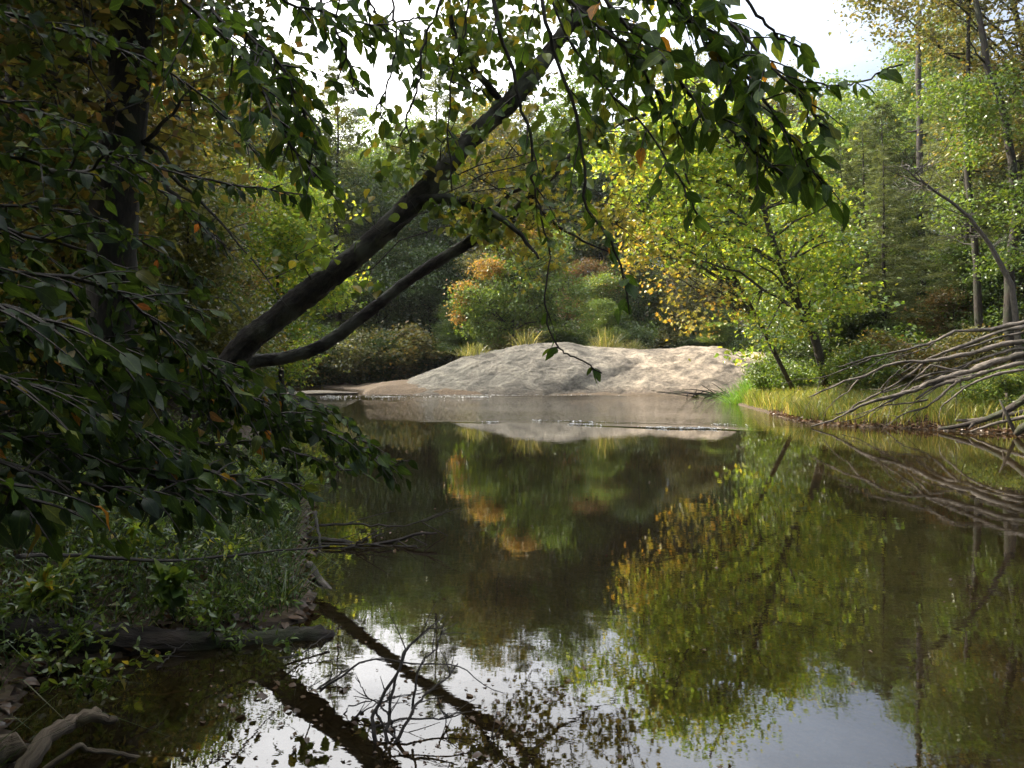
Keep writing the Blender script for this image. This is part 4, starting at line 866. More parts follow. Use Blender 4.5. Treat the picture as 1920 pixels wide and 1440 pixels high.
# ------------------------------------------------------------------ fallen dead tree on the right bank
def zp(L, d0, d1, off=(1280, 480)):
    n = len(L)
    return [P(off[0] + x / 3, off[1] + y / 3, d0 + (d1 - d0) * i / (n - 1)) for i, (x, y) in enumerate(L)]
fb = P(2060, 640, 18.2)
ft = thing('fallen_dead_tree', 'fallen grey dead tree with bare limbs fanning down to the water', 'tree', (fb[0], fb[1], H(fb[0], fb[1])))
for L, r0, r1, d0, d1 in [
    ([(2250, 300), (1920, 372), (1830, 390), (1720, 415), (1540, 420), (1440, 470), (1380, 495), (1180, 545), (1040, 570), (960, 600), (880, 625)], .085, .03, 18.6, 19.6),
    ([(2250, 330), (1920, 398), (1760, 432), (1620, 490), (1480, 540), (1380, 580), (1310, 640), (1200, 720), (1100, 775), (1000, 820), (930, 870), (860, 890)], .08, .03, 18.2, 19.2),
    ([(2250, 440), (1920, 485), (1790, 495), (1640, 545), (1500, 570), (1400, 590), (1240, 595), (1120, 625), (1020, 680), (920, 700), (820, 745), (710, 795)], .12, .025, 18.0, 19.3),
    ([(1060, 575), (980, 610), (880, 650), (800, 680), (720, 690), (630, 690)], .035, .008, 19.5, 19.7),
    ([(770, 690), (765, 730), (750, 760)], .02, .006, 19.6, 19.6),
    ([(990, 690), (930, 760), (860, 810), (820, 850), (795, 890)], .03, .01, 19.1, 19.2),
    ([(2250, 480), (1920, 555), (1760, 590), (1640, 640), (1500, 680), (1420, 700), (1330, 745), (1250, 770), (1130, 800), (1000, 840), (930, 880), (850, 920), (720, 960)], .14, .03, 17.8, 18.9),
    ([(2250, 540), (1920, 600), (1740, 640), (1600, 690), (1470, 715), (1400, 745), (1310, 805)], .11, .05, 17.6, 18.4),
    ([(1620, 650), (1500, 640), (1400, 610), (1320, 680), (1220, 780), (1080, 860)], .06, .02, 18.2, 18.8),
    ([(1560, 695), (1500, 740), (1440, 800), (1370, 850), (1260, 880), (1200, 915)], .065, .025, 18.0, 18.4),
    ([(1380, 810), (1250, 830), (1130, 840), (1050, 870), (960, 900)], .045, .012, 18.5, 18.8),
    ([(1180, 545), (1120, 580), (1060, 620), (1010, 680)], .03, .012, 19.3, 19.4),
    ([(1440, 470), (1370, 520), (1280, 550), (1160, 575)], .04, .012, 19.1, 19.4),
    ([(1920, 430), (1780, 455), (1640, 505), (1520, 530), (1430, 555), (1330, 600), (1230, 660)], .06, .02, 18.6, 19.2),
    ([(1920, 520), (1800, 540), (1650, 590), (1520, 640), (1420, 660), (1320, 690), (1200, 745), (1120, 770)], .07, .02, 18.1, 18.9),
    ([(1920, 640), (1800, 655), (1690, 690), (1600, 735), (1530, 790), (1450, 850)], .06, .025, 17.5, 18.0),
    ([(1500, 690), (1400, 725), (1310, 735), (1220, 790), (1120, 840), (1010, 905), (900, 935)], .05, .018, 18.2, 18.7),
    ([(1300, 590), (1220, 640), (1160, 690), (1110, 750), (1050, 790)], .035, .01, 19.0, 19.2),
    ([(1640, 590), (1560, 640), (1470, 660), (1360, 705), (1290, 760)], .04, .014, 18.3, 18.6),
]:
    w = MB(); q = np.array(zp(L, d0, d1)); tq = np.linspace(0, len(q) - 1, 3 * len(q)); p = np.stack([np.interp(tq, np.arange(len(q)), q[:, c]) for c in range(3)], -1) + rng.normal(0, .007, (len(tq), 3)); n = len(p)
    r0 *= .6; r1 *= .55
    w.tube(p, np.linspace(r0, r1, n) * (1 + .14 * rng.normal(0, 1, n)).clip(.7, 1.35), 8, bump=.12)
    for _ in range(4):
        i = rng.integers(n // 3, n); b = p[i]; e = unit(p[-1] - p[0]) * .9 * rng.random() + rng.normal(0, .26, 3) + (0, 0, -.1)
        w.tube(bez(b, b + e * .5 + rng.normal(0, .06, 3), b + e, 5), np.linspace(r1 * .7, .004, 5), 5)
    w.build('limb', M['dead_wood'], ft, smooth=True)

def log(name, label, cat, pts, r0, r1, mat, n=20, k=10, wob=.004, group=None, bump=.03, knobs=2, ragged=False):
    p = smooth_path(pts, n, wob)
    base = p[0].copy()
    rad = np.linspace(r0, r1, n)
    if ragged: rad[-1] *= .3; rad[-2] *= .72; rad[-3] *= .93
    w = MB(); w.tube(p, rad, k, bump=bump)
    for _ in range(knobs):
        b = p[rng.integers(2, n - 1)]; e = rng.normal(0, 1, 3) * r0 * 2.2
        w.tube(np.array([b, b + e * .6, b + e]), [r0 * .4, r0 * .3, r0 * .12], 6)
    o = w.build(name, M[mat], None, smooth=True, origin=tuple(base))
    return tag(o, label, cat, group)
log('driftwood_log', 'weathered log slanting up from the water at the right edge', 'log', zp([(2000, 760), (1920, 805), (1820, 870), (1700, 920), (1560, 955), (1440, 972)], 16.6, 17.8), .10, .035, 'rotten_wood')
log('driftwood_log', 'straight grey log lying along the bank under the fallen tree', 'log', zp([(1990, 870), (1900, 882), (1780, 900), (1640, 922), (1540, 925)], 17.2, 18.0), .07, .03, 'dead_wood')
log('driftwood_log', 'pale branch dipping into the water, lowest of the right bank logs', 'log', zp([(2000, 880), (1920, 905), (1760, 942), (1620, 985)], 16.4, 17.2), .06, .02, 'dead_wood')
log('driftwood_log', 'short stub poking from the water in the right corner of the bank', 'log', zp([(2000, 930), (1920, 962), (1870, 1005)], 16.2, 16.6), .11, .06, 'rotten_wood')
log('broken_stake', 'pale broken upright stem before the round green bush', 'stick', zp([(1815, 870), (1818, 820), (1820, 770)], 18.6, 18.6), .04, .03, 'driftwood', n=6, knobs=0)
log('thin_stick', 'thin bent stick leaning over the grass near the round bush', 'stick', zp([(1790, 860), (1770, 820), (1745, 785)], 18.8, 18.8), .015, .006, 'driftwood', n=6, knobs=0)

# dead sticks at the rock's right foot
w = MB()
for k in range(26):
    c = P(rng.uniform(1285, 1380), rng.uniform(735, 748), 36.0); c[2] = max(c[2], .08)
    d = np.array([rng.normal(0, .7), rng.normal(0, .3), abs(rng.normal(0, .22))])
    w.tube(bez(c - d, c + rng.normal(0, .15, 3), c + d, 6), np.linspace(.04, .012, 6), 5)
tag(w.build('driftwood_tangle', M['rotten_wood'], None, smooth=True, origin=(8.9, 36, .1)), 'tangle of dark driftwood at the right foot of the granite dome', 'driftwood')
# ------------------------------------------------------------------ grass, bushes and debris
def blades_at(pts, h, w, lean=.35, mb=None):
    mb = mb or MB(); n = len(pts)
    Hh = h * (.5 + .8 * rng.random(n))
    l = rng.normal(0, lean, (n, 3)) * Hh[:, None]; l[:, 2] = 0
    mb.blades(pts, Hh, l, w * (.6 + .8 * rng.random(n)))
    return mb
def land_points(n, xr, yr, s0, s1, clump=0, dens_seed=None):
    x = rng.uniform(*xr, n * 4); y = rng.uniform(*yr, n * 4)
    s = river_sd(x, y); ok = (s > s0) & (s < s1)
    if dens_seed is not None: ok &= vnoise(x, y, .9, dens_seed) + .5 > rng.random(n * 4) * .9
    x, y = x[ok][:n], y[ok][:n]
    return np.stack([x, y, height(x, y) - .02], -1)
mb = blades_at(land_points(26000, (7.5, 20), (17.2, 29), .15, 5.5, dens_seed=51), .55, .016, .4)
tag(mb.build('grass', M['grass']), 'tall yellow-green grass along the right bank', kind='stuff')
mb = MB(); pts = land_points(9000, (7, 19), (16.4, 24), .02, 1.2)
n = len(pts); a = rng.random(n) * 6.28
mb.leaves(pts + np.array([0, 0, .05]) + rng.normal(0, .02, (n, 3)), np.stack([np.cos(a), np.sin(a), rng.normal(0, .2, n)], -1), rng.normal(0, .5, (n, 3)) + (0, 0, 1), .10, .07, 'kite')
tag(mb.build('leaf_litter', M['dead_leaf']), 'brown and red fallen leaves along the right waterline', kind='stuff')

def tuft(name, label, c, r, n, h, w, mat, group=None, lean=.4, cat='grass'):
    q = rng.normal(0, .5, (n, 2)) * np.asarray(r)
    pts = np.stack([c[0] + q[:, 0], c[1] + q[:, 1], np.full(n, c[2])], -1)
    if mat == 'grass_green' : pts[:, 2] = np.maximum(height(pts[:, 0], pts[:, 1]), -.03)
    Hh = h * (.25 + .95 * rng.random(n) ** 1.3) * np.exp(-(q[:, 0] / r[0]) ** 2 * .5)
    l = np.zeros((n, 3)); l[:, :2] = q / np.asarray(r) * h * .5 + rng.normal(0, lean, (n, 2)) * h * .75
    mb = MB(); mb.blades(pts, Hh, l, w * (.6 + .8 * rng.random(n)))
    return tag(mb.build(name, M[mat], None, origin=tuple(c)), label, cat, group)
c = P(1400, 752, 31); c[2] = .05
tuft('grass_clump', 'vivid green grass clump at the water between dome and right bank', (9.9, 30.3, .1), (1.1, .9), 3000, 1.05, .02, 'grass_green')
for px, py, d, r, h, lab in [(985, 655, 43, .6, 1.15, 'plumed grass tuft on the crest of the granite dome, left one'), (1135, 660, 42.5, .8, 1.2, 'feathery grass tuft on the dome right of its crest'), (1185, 664, 42.8, .6, .7, 'short dry grass tuft beside the feathery one on the dome'), (885, 672, 42.2, .8, .8, 'low yellowish grass on the left slope of the dome below the bush')]:
    c = P(px, py, d); c[2] = rock_z(c[0], c[1]) - .05
    tuft('grass_tuft', lab, c, (r, r * .7), 260, h, .024, 'grass_dry', 'grass tufts on the granite dome', lean=.55)
# bushes on the right bank
def bush(name, label, c, blobs, ncl, per, crad, L, W, mat, group=None):
    t = thing(name, label, 'bush', c, group)
    w, l = skeleton_tree(trunk=np.array([np.array(c) + (0, 0, -.2), np.array(c) + (0, 0, .25), np.array(c) + (0, 0, .6)]), trad=[.03, .02, .01], blobs=blobs, n_limbs=16, n_clumps=ncl, per=per, crad=crad, L=L, W=W, shape='kite', sides=5, shell=.55)
    w.build('stems', M['bark_thin'], t, smooth=True); l.build('foliage', M[mat], t)
    return t
c = P(1880, 785, 19.2); c[2] = H(c[0], c[1])
bush('round_bush', 'round bright green bush on the right bank behind the logs', c, [(c[0], c[1], c[2] + .5, 1.25, .9, .75), (c[0] + .9, c[1] + .3, c[2] + .6, 1.0, .9, .8)], 330, 60, .13, .09, .03, 'grass_lime')
for px, py, d, lab, s in [(1600, 690, 24, 'low dark leafy bush at the foot of the leaning yellow-green tree', 1.0), (1690, 660, 24.5, 'bush behind the fallen limbs, middle of the right bank', 1.15), (1780, 640, 25, 'bush in the shade right of the middle one on the right bank', 1.2), (1470, 690, 27, 'bush between the granite dome and the leaning tree', .9)]:
    c = P(px, py, d)
    plant('shrub', 'leafy_bush', lab, 'bush', c[0], c[1], s, 'leaf_green' if s < 1.1 else 'leaf_olive')
for k in range(26):
    x = rng.uniform(-5, 16); y = rng.uniform(47.5, 53)
    plant('small' if k % 2 else 'shrub', 'leafy_bush', 'low dark bush in the thicket on top of the granite dome', 'bush', x, y, rng.uniform(.28, .5) if k % 2 else rng.uniform(.6, 1.5), ['leaf_dark', 'leaf_dark', 'leaf_olive', 'leaf_green'][k % 4], 'bushes on top of the granite dome', z=1.8, sxy=rng.uniform(.8, 1.9))
for k in range(18):
    x = rng.uniform(12, 23); y = rng.uniform(25.5, 33)
    plant('shrub' if k % 3 else 'small', 'leafy_bush', 'dark bush in the shade under the right bank trees', 'bush', x, y, rng.uniform(1.0, 1.7) if k % 3 else rng.uniform(.45, .7), ['leaf_dark', 'leaf_green', 'leaf_olive'][k % 3], 'bushes under the right bank trees')
for k in range(14):
    x = rng.uniform(-20, -10); y = rng.uniform(55, 61)
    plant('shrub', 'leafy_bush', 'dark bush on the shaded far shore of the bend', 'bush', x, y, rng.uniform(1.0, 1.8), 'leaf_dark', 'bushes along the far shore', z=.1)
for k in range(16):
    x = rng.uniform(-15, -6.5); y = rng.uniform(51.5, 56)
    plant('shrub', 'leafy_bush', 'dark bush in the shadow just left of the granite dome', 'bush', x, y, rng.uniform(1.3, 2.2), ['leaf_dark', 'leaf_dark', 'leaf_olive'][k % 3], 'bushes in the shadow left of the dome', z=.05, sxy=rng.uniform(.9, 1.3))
# undergrowth on the left bank
LBUSH = []
k = 0
while k < 22:
    y = rng.uniform(5.2, 34); x = rng.uniform(-2.8 - y * .33 - 5, -2.2 - y * .30)
    s = river_sd(np.array([x]), np.array([y]))[0]
    if s < .5: continue
    plant('shrub', 'leafy_bush', 'small-leaved bush on the left bank' + (' near the water' if s < 1.6 else ' further up the slope'), 'bush', x, y, rng.uniform(.35, .6) if y < 9 else rng.uniform(.7, 1.1), ['leaf_dark', 'leaf_olive', 'leaf_green'][k % 3], 'bushes on the left bank')
    k += 1
mb = blades_at(land_points(14000, (-5.5, -.9), (2.2, 9.5), .12, 3.6, dens_seed=61), .30, .007, .9)
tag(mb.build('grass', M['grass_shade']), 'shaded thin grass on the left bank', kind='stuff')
pts = land_points(52000, (-6, -1), (2.2, 10), .1, 4.5, dens_seed=63); n = len(pts); mb = MB()
hgt = rng.random(n) ** 1.3 * .55 * np.clip(.35 + 1.3 * (vnoise(pts[:, 0], pts[:, 1], 1.8, 64) + .5), 0, 1.3)
a = rng.random(n) * 6.28
mb.leaves(pts + np.stack([rng.normal(0, .03, n), rng.normal(0, .03, n), hgt], -1), np.stack([np.cos(a), np.sin(a), rng.normal(-.1, .4, n)], -1), rng.normal(0, .5, (n, 3)) + (0, 0, 1), .042 * (.5 + .9 * rng.random(n)), .017, 'kite')
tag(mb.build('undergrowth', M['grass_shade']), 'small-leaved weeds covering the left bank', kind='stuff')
pts = land_points(5000, (-6, -.9), (1.6, 10), .0, 4); n = len(pts); mb = MB(); a = rng.random(n) * 6.28
mb.leaves(pts + (0, 0, .035), np.stack([np.cos(a), np.sin(a), rng.normal(0, .25, n)], -1), rng.normal(0, .4, (n, 3)) + (0, 0, 1), .075 * (.6 + .8 * rng.random(n)), .05, 'ovate', curl=.5)
tag(mb.build('leaf_litter', M['dead_leaf']), 'brown fallen leaves on the left bank', kind='stuff')

# sprigs at the water's edge
def sprig(name, label, base, stems, L, W, mat, cat='plant'):
    t = thing(name, label, cat, base)
    w, lv = MB(), MB()
    C, D = [], []
    for pts in stems:
        p = smooth_path(pts, 14, .003); w.tube(p, np.linspace(.004, .0012, 14), 4)
        for _ in range(4):
            i = rng.integers(4, 13); e = unit(p[-1] - p[0]) * .06 + rng.normal(0, .05, 3); q = bez(p[i], p[i] + e * .5, p[i] + e, 5); w.tube(q, np.linspace(.002, .001, 5), 3)
            for c in q[1:]: C += [c, c]; D += [e + rng.normal(0, .05, 3), e + rng.normal(0, .05, 3)]
        for c in p[3:]: C += [c, c]; D += [rng.normal(0, 1, 3), rng.normal(0, 1, 3)]
    n = len(C); s = .6 + .8 * rng.random(n)
    lv.leaves(np.array(C), np.array(D), rng.normal(0, .6, (n, 3)) + (0, 0, 1), L * s, W * s, 'ovate')
    w.build('stem', M['bark_thin'], t, smooth=True); lv.build('leaves', M[mat], t, smooth=True)
    return t
b = P(165, 1310, 3.55)
sprig('leafy_sprig', 'small-leaved green sprig leaning over the dark water, lower left', b, [[b, P(175, 1270, 3.5), P(200, 1255, 3.5), P(240, 1245, 3.5), P(275, 1220, 3.5)], [b, P(160, 1265, 3.5), P(165, 1235, 3.5)], [b, P(150, 1290, 3.5), P(125, 1275, 3.45)], [b, P(200, 1285, 3.5), P(235, 1275, 3.5)], [b, P(190, 1262, 3.55), P(185, 1240, 3.55)]], .035, .016, 'leaf_green')
b = P(40, 1150, 3.4)
sprig('leafy_sprig', 'bright green shoot with pointed leaves above the dark log, left edge', b, [[b, P(60, 1125, 3.4), P(90, 1110, 3.4), P(130, 1098, 3.4)], [b, P(65, 1110, 3.4), P(85, 1090, 3.4)]], .06, .024, 'leaf_green')
b = P(245, 1060, 4.9)
sprig('leafy_sprig', 'upright light green weed on the bank beneath the boughs', b, [[b, P(248, 1020, 4.9), P(255, 980, 4.9)], [b, P(262, 1030, 4.9), P(262, 990, 4.9)]], .06, .03, 'leaf_bright')
b = P(318, 1130, 4.4)
sprig('leafy_sprig', 'broad-leaved green weed in the grass, middle of the left bank', b, [[b, P(312, 1105, 4.4), P(310, 1080, 4.4)], [b, P(330, 1110, 4.4), P(335, 1100, 4.4)]], .075, .05, 'leaf_green')

for k in range(34):
    y = rng.uniform(3.6, 8.5); x = -rng.uniform(1.4, 3.0) - .19 * (y - 3.6)
    if river_sd(np.array([x]), np.array([y]))[0] < .15: continue
    b = np.array([x, y, H(x, y) - .02]); stems = []
    for _ in range(rng.integers(2, 5)):
        hh = rng.uniform(.25, .6); d_ = rng.normal(0, .16, 3); d_[2] = 0
        stems.append([b, b + d_ * .3 + (0, 0, hh * .55), b + d_ + (0, 0, hh), b + d_ * 2.2 + (0, 0, hh * .95)])
    o = sprig('weed', 'arching small-leaved weed among the undergrowth of the left bank', b, stems, .05, .018, 'leaf_green' if k % 4 else 'leaf_bright')
    o['group'] = 'weeds on the left bank'
for k in range(20):
    x = rng.uniform(-3.0, -1.45); y = rng.uniform(3.95, 4.5) + .1 * (x + 2.2)
    if river_sd(np.array([x]), np.array([y]))[0] < -.12: continue
    b = np.array([x, y, max(H(x, y), 0) - .02]); stems = []
    for _ in range(rng.integers(2, 5)):
        hh = rng.uniform(.10, .30); d_ = rng.normal(0, .10, 3); d_[2] = 0
        stems.append([b, b + d_ * .3 + (0, 0, hh * .55), b + d_ + (0, 0, hh), b + d_ * 2.2 + (0, 0, hh * .95)])
    o = sprig('weed', 'low weed growing round the dark rotten log', b, stems, .04, .016, 'leaf_green'); o['group'] = 'weeds round the rotten log'
# logs and sticks on the left shore
def bottom(L, d0, d1, off=(0, 960)): return zp(L, d0, d1, off)
log('rotten_log', 'dark rotten log lying across the left bank at the water', 'log', [P(-120, 1195, 4.0), P(60, 1190, 4.15), P(200, 1203, 4.25), P(380, 1212, 4.35), P(520, 1205, 4.45), P(625, 1192, 4.5)], .10, .068, 'rotten_wood', n=46, k=18, bump=.10, knobs=0, ragged=True)
log('driftwood_branch', 'pale barkless branch jutting over the water in the lower left corner', 'driftwood', [P(20, 1480, 2.9), P(60, 1420, 3.0), P(95, 1377, 3.1), P(130, 1355, 3.2), P(165, 1342, 3.25), P(185, 1333, 3.3)], .040, .024, 'driftwood', n=22, k=14, knobs=0, bump=.05)
log('driftwood_branch', 'stubby pale wood end forking off toward the water', 'driftwood', [P(150, 1352, 3.22), P(185, 1345, 3.25), P(205, 1352, 3.27), P(218, 1348, 3.28)], .022, .014, 'driftwood', n=10, wob=.004, knobs=0, bump=.14, ragged=True)
log('driftwood_stump', 'pale broken wood chunk at the very corner, lower left', 'driftwood', [P(-60, 1470, 2.95), P(-10, 1420, 3.0), P(45, 1390, 3.05)], .07, .05, 'driftwood', n=10, knobs=0, bump=.08)
log('bent_stick', 'long thin stick with a sharp bend lying by the pale branch', 'stick', bottom([(200, 1490), (330, 1390), (445, 1315), (490, 1335), (640, 1350), (760, 1375), (960, 1388)], 2.95, 3.15), .012, .007, 'driftwood', n=24, wob=.002, knobs=1)
log('thin_branch', 'long thin dark branch crossing the grassy left bank', 'stick', bottom([(100, 250), (220, 245), (500, 250), (900, 275), (1200, 255), (1500, 225), (1850, 190)], 3.6, 5.2), .012, .006, 'bark_thin', n=30, wob=.003, knobs=0)
log('shore_stick', 'grey crooked stick on the shore where the bank juts out', 'stick', [P(580, 1060, 5.9), P(600, 1090, 5.6), P(625, 1115, 5.4), P(640, 1145, 5.2)], .035, .015, 'dead_wood', n=14)
log('shore_stick', 'dark log end resting on the bank under the drooping boughs', 'log', [P(430, 900, 8.4), P(500, 915, 8.2), P(580, 915, 8.0)], .12, .09, 'rotten_wood', n=12)
log('shore_stick', 'thin floating stick among dead leaves by the dark log', 'stick', [P(240, 1300, 3.75), P(290, 1303, 3.72), P(360, 1293, 3.78)], .007, .004, 'driftwood', n=10, wob=.002, knobs=0)

# brush reaching into the river from the left shore
w = MB()
for pts, r in [([P(560, 1010, 6.9), P(620, 1015, 6.9), P(700, 1022, 6.8), P(770, 1005, 6.8), P(820, 1000, 6.8)], .03), ([P(560, 1040, 6.6), P(640, 1030, 6.6), P(690, 1010, 6.6)], .028), ([P(590, 985, 7.0), P(680, 985, 7.0), P(760, 985, 7), P(830, 965, 7)], .014),
               ([P(600, 1020, 6.7), P(720, 1025, 6.7), P(760, 1020, 6.7), P(800, 1035, 6.6), P(838, 1058, 6.5)], .012), ([P(592, 960, 7.2), P(600, 1018, 6.72), P(612, 1090, 6.2)], .018)]:
    p = smooth_path(pts, 16, .008); w.tube(p, np.linspace(r, r * .3, 16), 6)
    for _ in range(4):
        b = p[rng.integers(3, 15)]; e = unit(p[-1] - p[0]) * .25 + rng.normal(0, .1, 3); w.tube(bez(b, b + e * .5 + rng.normal(0, .02, 3), b + e, 5), np.linspace(.006, .002, 5), 4)
brush = tag(w.build('brush_pile', M['bark_thin'], None, smooth=True, origin=tuple(P(600, 1020, 6.8))), 'heap of dark dead sticks reaching into the water from the left shore', 'driftwood')

# bare twiggy branch standing in the near water
z8 = lambda L, d0, d1: zp(L, d0, d1, (640, 960))
tb = P(720, 1390, 3.25)
w = MB()
for L, r, d0, d1 in [([(230, 1450), (180, 1210), (190, 1110), (300, 920), (350, 800), (370, 760), (460, 680), (580, 585)], .010, 3.2, 3.6), ([(250, 1400), (262, 1200), (290, 1010), (340, 850), (400, 740), (500, 660)], .009, 3.2, 3.6), ([(230, 1440), (330, 1250), (400, 1120), (440, 1060), (500, 1000), (600, 920), (660, 850)], .009, 3.2, 3.5),
                      ([(400, 1110), (430, 900), (470, 830), (540, 760), (560, 690), (650, 620)], .006, 3.35, 3.6), ([(-120, 1010), (0, 925), (120, 845), (260, 830), (450, 858), (640, 862), (760, 940), (920, 1020)], .006, 3.6, 3.5), ([(160, 1215), (380, 1165), (600, 1160), (780, 1090)], .006, 3.3, 3.4),
                      ([(200, 1110), (210, 1150), (300, 1270), (430, 1340), (540, 1380)], .006, 3.3, 3.2), ([(300, 1250), (250, 1120), (140, 1030), (80, 930)], .005, 3.3, 3.5), ([(0, 1150), (60, 1090), (180, 1060), (300, 1050), (520, 980)], .004, 3.5, 3.5), ([(-140, 1330), (20, 1220), (110, 1130), (240, 1050)], .007, 3.4, 3.5), ([(540, 1060), (580, 1140), (600, 1160)], .004, 3.4, 3.4), ([(810, 1400), (830, 1320), (850, 1270)], .004, 3.2, 3.25), ([(700, 1440), (820, 1410), (960, 1385), (1020, 1340)], .006, 3.1, 3.2)]:
    p = smooth_path(z8(L, d0, d1), 20, .003); w.tube(p, np.linspace(r, r * .3, 20), 6)
    for _ in range(4):
        b = p[rng.integers(5, 19)]; e = unit(p[-1] - p[0]) * .08 + rng.normal(0, .045, 3); w.tube(bez(b, b + e * .5 + rng.normal(0, .012, 3), b + e, 6), np.linspace(.003, .0012, 6), 4)
tag(w.build('dead_branch', M['bark_thin'], None, smooth=True, origin=(float(tb[0]), float(tb[1]), 0.0)), 'bare forked dead branch standing in the near water', 'branch')
for L, r, d0, d1, lab in [([(1600, 1160), (1700, 1060), (1830, 970), (1960, 880)], .008, 3.6, 3.9, 'thickest bare twig slanting from the water beside the rotten log end'), ([(1520, 1240), (1600, 1170), (1680, 1060), (1790, 940)], .005, 3.5, 3.8, 'thin crooked twig in the water just below the thickest bare twig'), ([(1560, 820), (1680, 800), (1800, 720), (1920, 640)], .005, 4.0, 4.4, 'thin twig rising over the end of the rotten log'), ([(880, 890), (960, 800), (1060, 720)], .006, 4.0, 4.2, 'short twig leaning on the middle of the rotten log')]:
    w = MB(); p = smooth_path(bottom(L, d0, d1), 16, .004); w.tube(p, np.linspace(r, r * .4, 16), 6)
    for _ in range(5):
        b = p[rng.integers(4, 15)]; e = rng.normal(0, .06, 3); w.tube(bez(b, b + e * .5 + rng.normal(0, .012, 3), b + e, 6), np.linspace(.003, .0012, 6), 4)
    tag(w.build('dead_twig', M['bark_thin'], None, smooth=True, origin=tuple(p[0])), lab, 'branch')

# dead leaf crumbs and seeds drifting on the near water
mb = MB(); px = rng.choice([480, 560, 690, 760, 900, 1000], 380) + rng.normal(0, 60, 380); py = rng.choice([1290, 1340, 1385, 1420], 380) + rng.normal(0, 20, 380)
far_ = rng.random(380) < .25; px[far_] = rng.uniform(640, 1900, far_.sum()); py[far_] = rng.uniform(830, 1440, far_.sum())
dd = F * CH / (py - HZ); xx = (px - CX) / F * dd; ok = river_sd(xx, dd) < -.05; xx, dd = xx[ok], dd[ok]; n = len(xx); a = rng.random(n) * 6.28; s_ = .006 + .02 * rng.random(n) ** 2
mb.leaves(np.stack([xx, dd, np.full(n, .005)], -1), np.stack([np.cos(a), np.sin(a), a * 0], -1), rng.normal(0, .1, (n, 3)) + (0, 0, 1), s_ * 1.5, s_, 'kite')
tag(mb.build('leaf_debris', M['dead_leaf']), 'crumbs of dead leaves drifting on the river surface', kind='stuff')

# white flecks painting froth and sky glint on the little ledges in the river
mb = MB()
def ridge_y(x, y0, seed): return y0 - (.24 * x if y0 < 24 else 0) + 1.3 * vnoise(x, x * 0, .22, seed) + .35 * vnoise(x, x * 0, 1.1, seed + 1)
for y0, seed, x0, x1, n, sp, z0 in [(20.1, 11, -2.4, -.4, 420, .04, .02), (20.1, 11, 1.4, 5.8, 1300, .07, .024), (21.6, 14, .5, 6, 260, .12, .012), (36.0, 17, -10, -1, 2600, .75, .008), (36.9, 17, -4, 4, 1300, .22, .01), (37.2, 25, -2, 8, 500, .12, .01)]:
    x = rng.uniform(x0, x1, n); keep = vnoise(x, x * 0, .7, seed + 2) > rng.random(n) * .5 - .12; x = x[keep]; n = len(x)
    a = rng.normal(0, .4, n); s_ = .012 + .03 * rng.random(n) ** 2
    mb.leaves(np.stack([x, ridge_y(x, y0, seed) + rng.normal(0, sp, n), z0 + .012 * rng.random(n)], -1), np.stack([np.cos(a), np.sin(a), a * 0], -1), rng.normal(0, .3, (n, 3)) + (0, -.2, 1), s_ * 1.8, s_, 'kite', curl=.4)
m, nt, out = new_mat('foam_glint'); bs = N(nt, 'ShaderNodeBsdfPrincipled', Roughness=.4); bs.inputs['Base Color'].default_value = (.8, .8, .78, 1); nt.links.new(bs.outputs[0], out.inputs['Surface'])
tag(mb.build('foam_glint', m), 'white froth and glint flecks on the shallow ripples before the rock', kind='stuff')

# floating leaves
def leaf_obj(x, y, z, s, label, group, rz, tilt=.1):
    mb = MB(); mb.leaves(np.zeros((1, 3)), np.array([[math.cos(rz), math.sin(rz), 0]]), np.array([[rng.normal(0, tilt), rng.normal(0, tilt), 1.]]), np.array([s]), np.array([s * .62]), 'ovate' if rng.random() < .6 else 'maple', curl=.2)
    o = mb.build('floating_leaf', M['dead_leaf'], None, smooth=True); o.location = (x, y, z)
    return tag(o, label, 'leaf', group)
for k in range(70):
    if k < 46: px, py = rng.choice([560, 690, 900, 480]) + rng.normal(0, 75), rng.choice([1340, 1425, 1290]) + rng.normal(0, 22)
    elif k < 58: px, py = rng.uniform(620, 800), rng.uniform(985, 1045)
    else: px, py = rng.uniform(700, 1900), rng.uniform(860, 1250)
    d = F * CH / (py - HZ); x = (px - CX) / F * d
    if river_sd(np.array([x]), np.array([d]))[0] > -.05: continue
    near = k < 46
    leaf_obj(x, d, .006, rng.uniform(.028, .06), 'brown dead leaf floating on the near water below the twigs' if near else ('dead leaf caught in the brush by the left shore' if k < 58 else 'tiny pale leaf drifting on the open river'), 'floating leaves near the twigs' if near else ('leaves caught in the brush' if k < 58 else 'leaves drifting on the river'), rng.random() * 6.28)

# ------------------------------------------------------------------ morning haze in the valley
m, nt, out = new_mat('haze')
pv = N(nt, 'ShaderNodeVolumePrincipled'); pv.inputs['Density'].default_value = HAZE; pv.inputs['Color'].default_value = (.93, .95, 1, 1); pv.inputs['Anisotropy'].default_value = .45
nt.links.new(pv.outputs[0], out.inputs['Volume'])
mb = MB()
q = np.array([(x, y, z) for z in (-3., 45.) for y in (-22., 225.) for x in (-125., 125.)])
mb.add(q, [np.array([[0, 2, 3, 1], [4, 5, 7, 6], [0, 1, 5, 4], [2, 6, 7, 3], [0, 4, 6, 2], [1, 3, 7, 5]])])
tag(mb.build('haze', m), 'thin bright haze in the air of the river valley', kind='stuff')

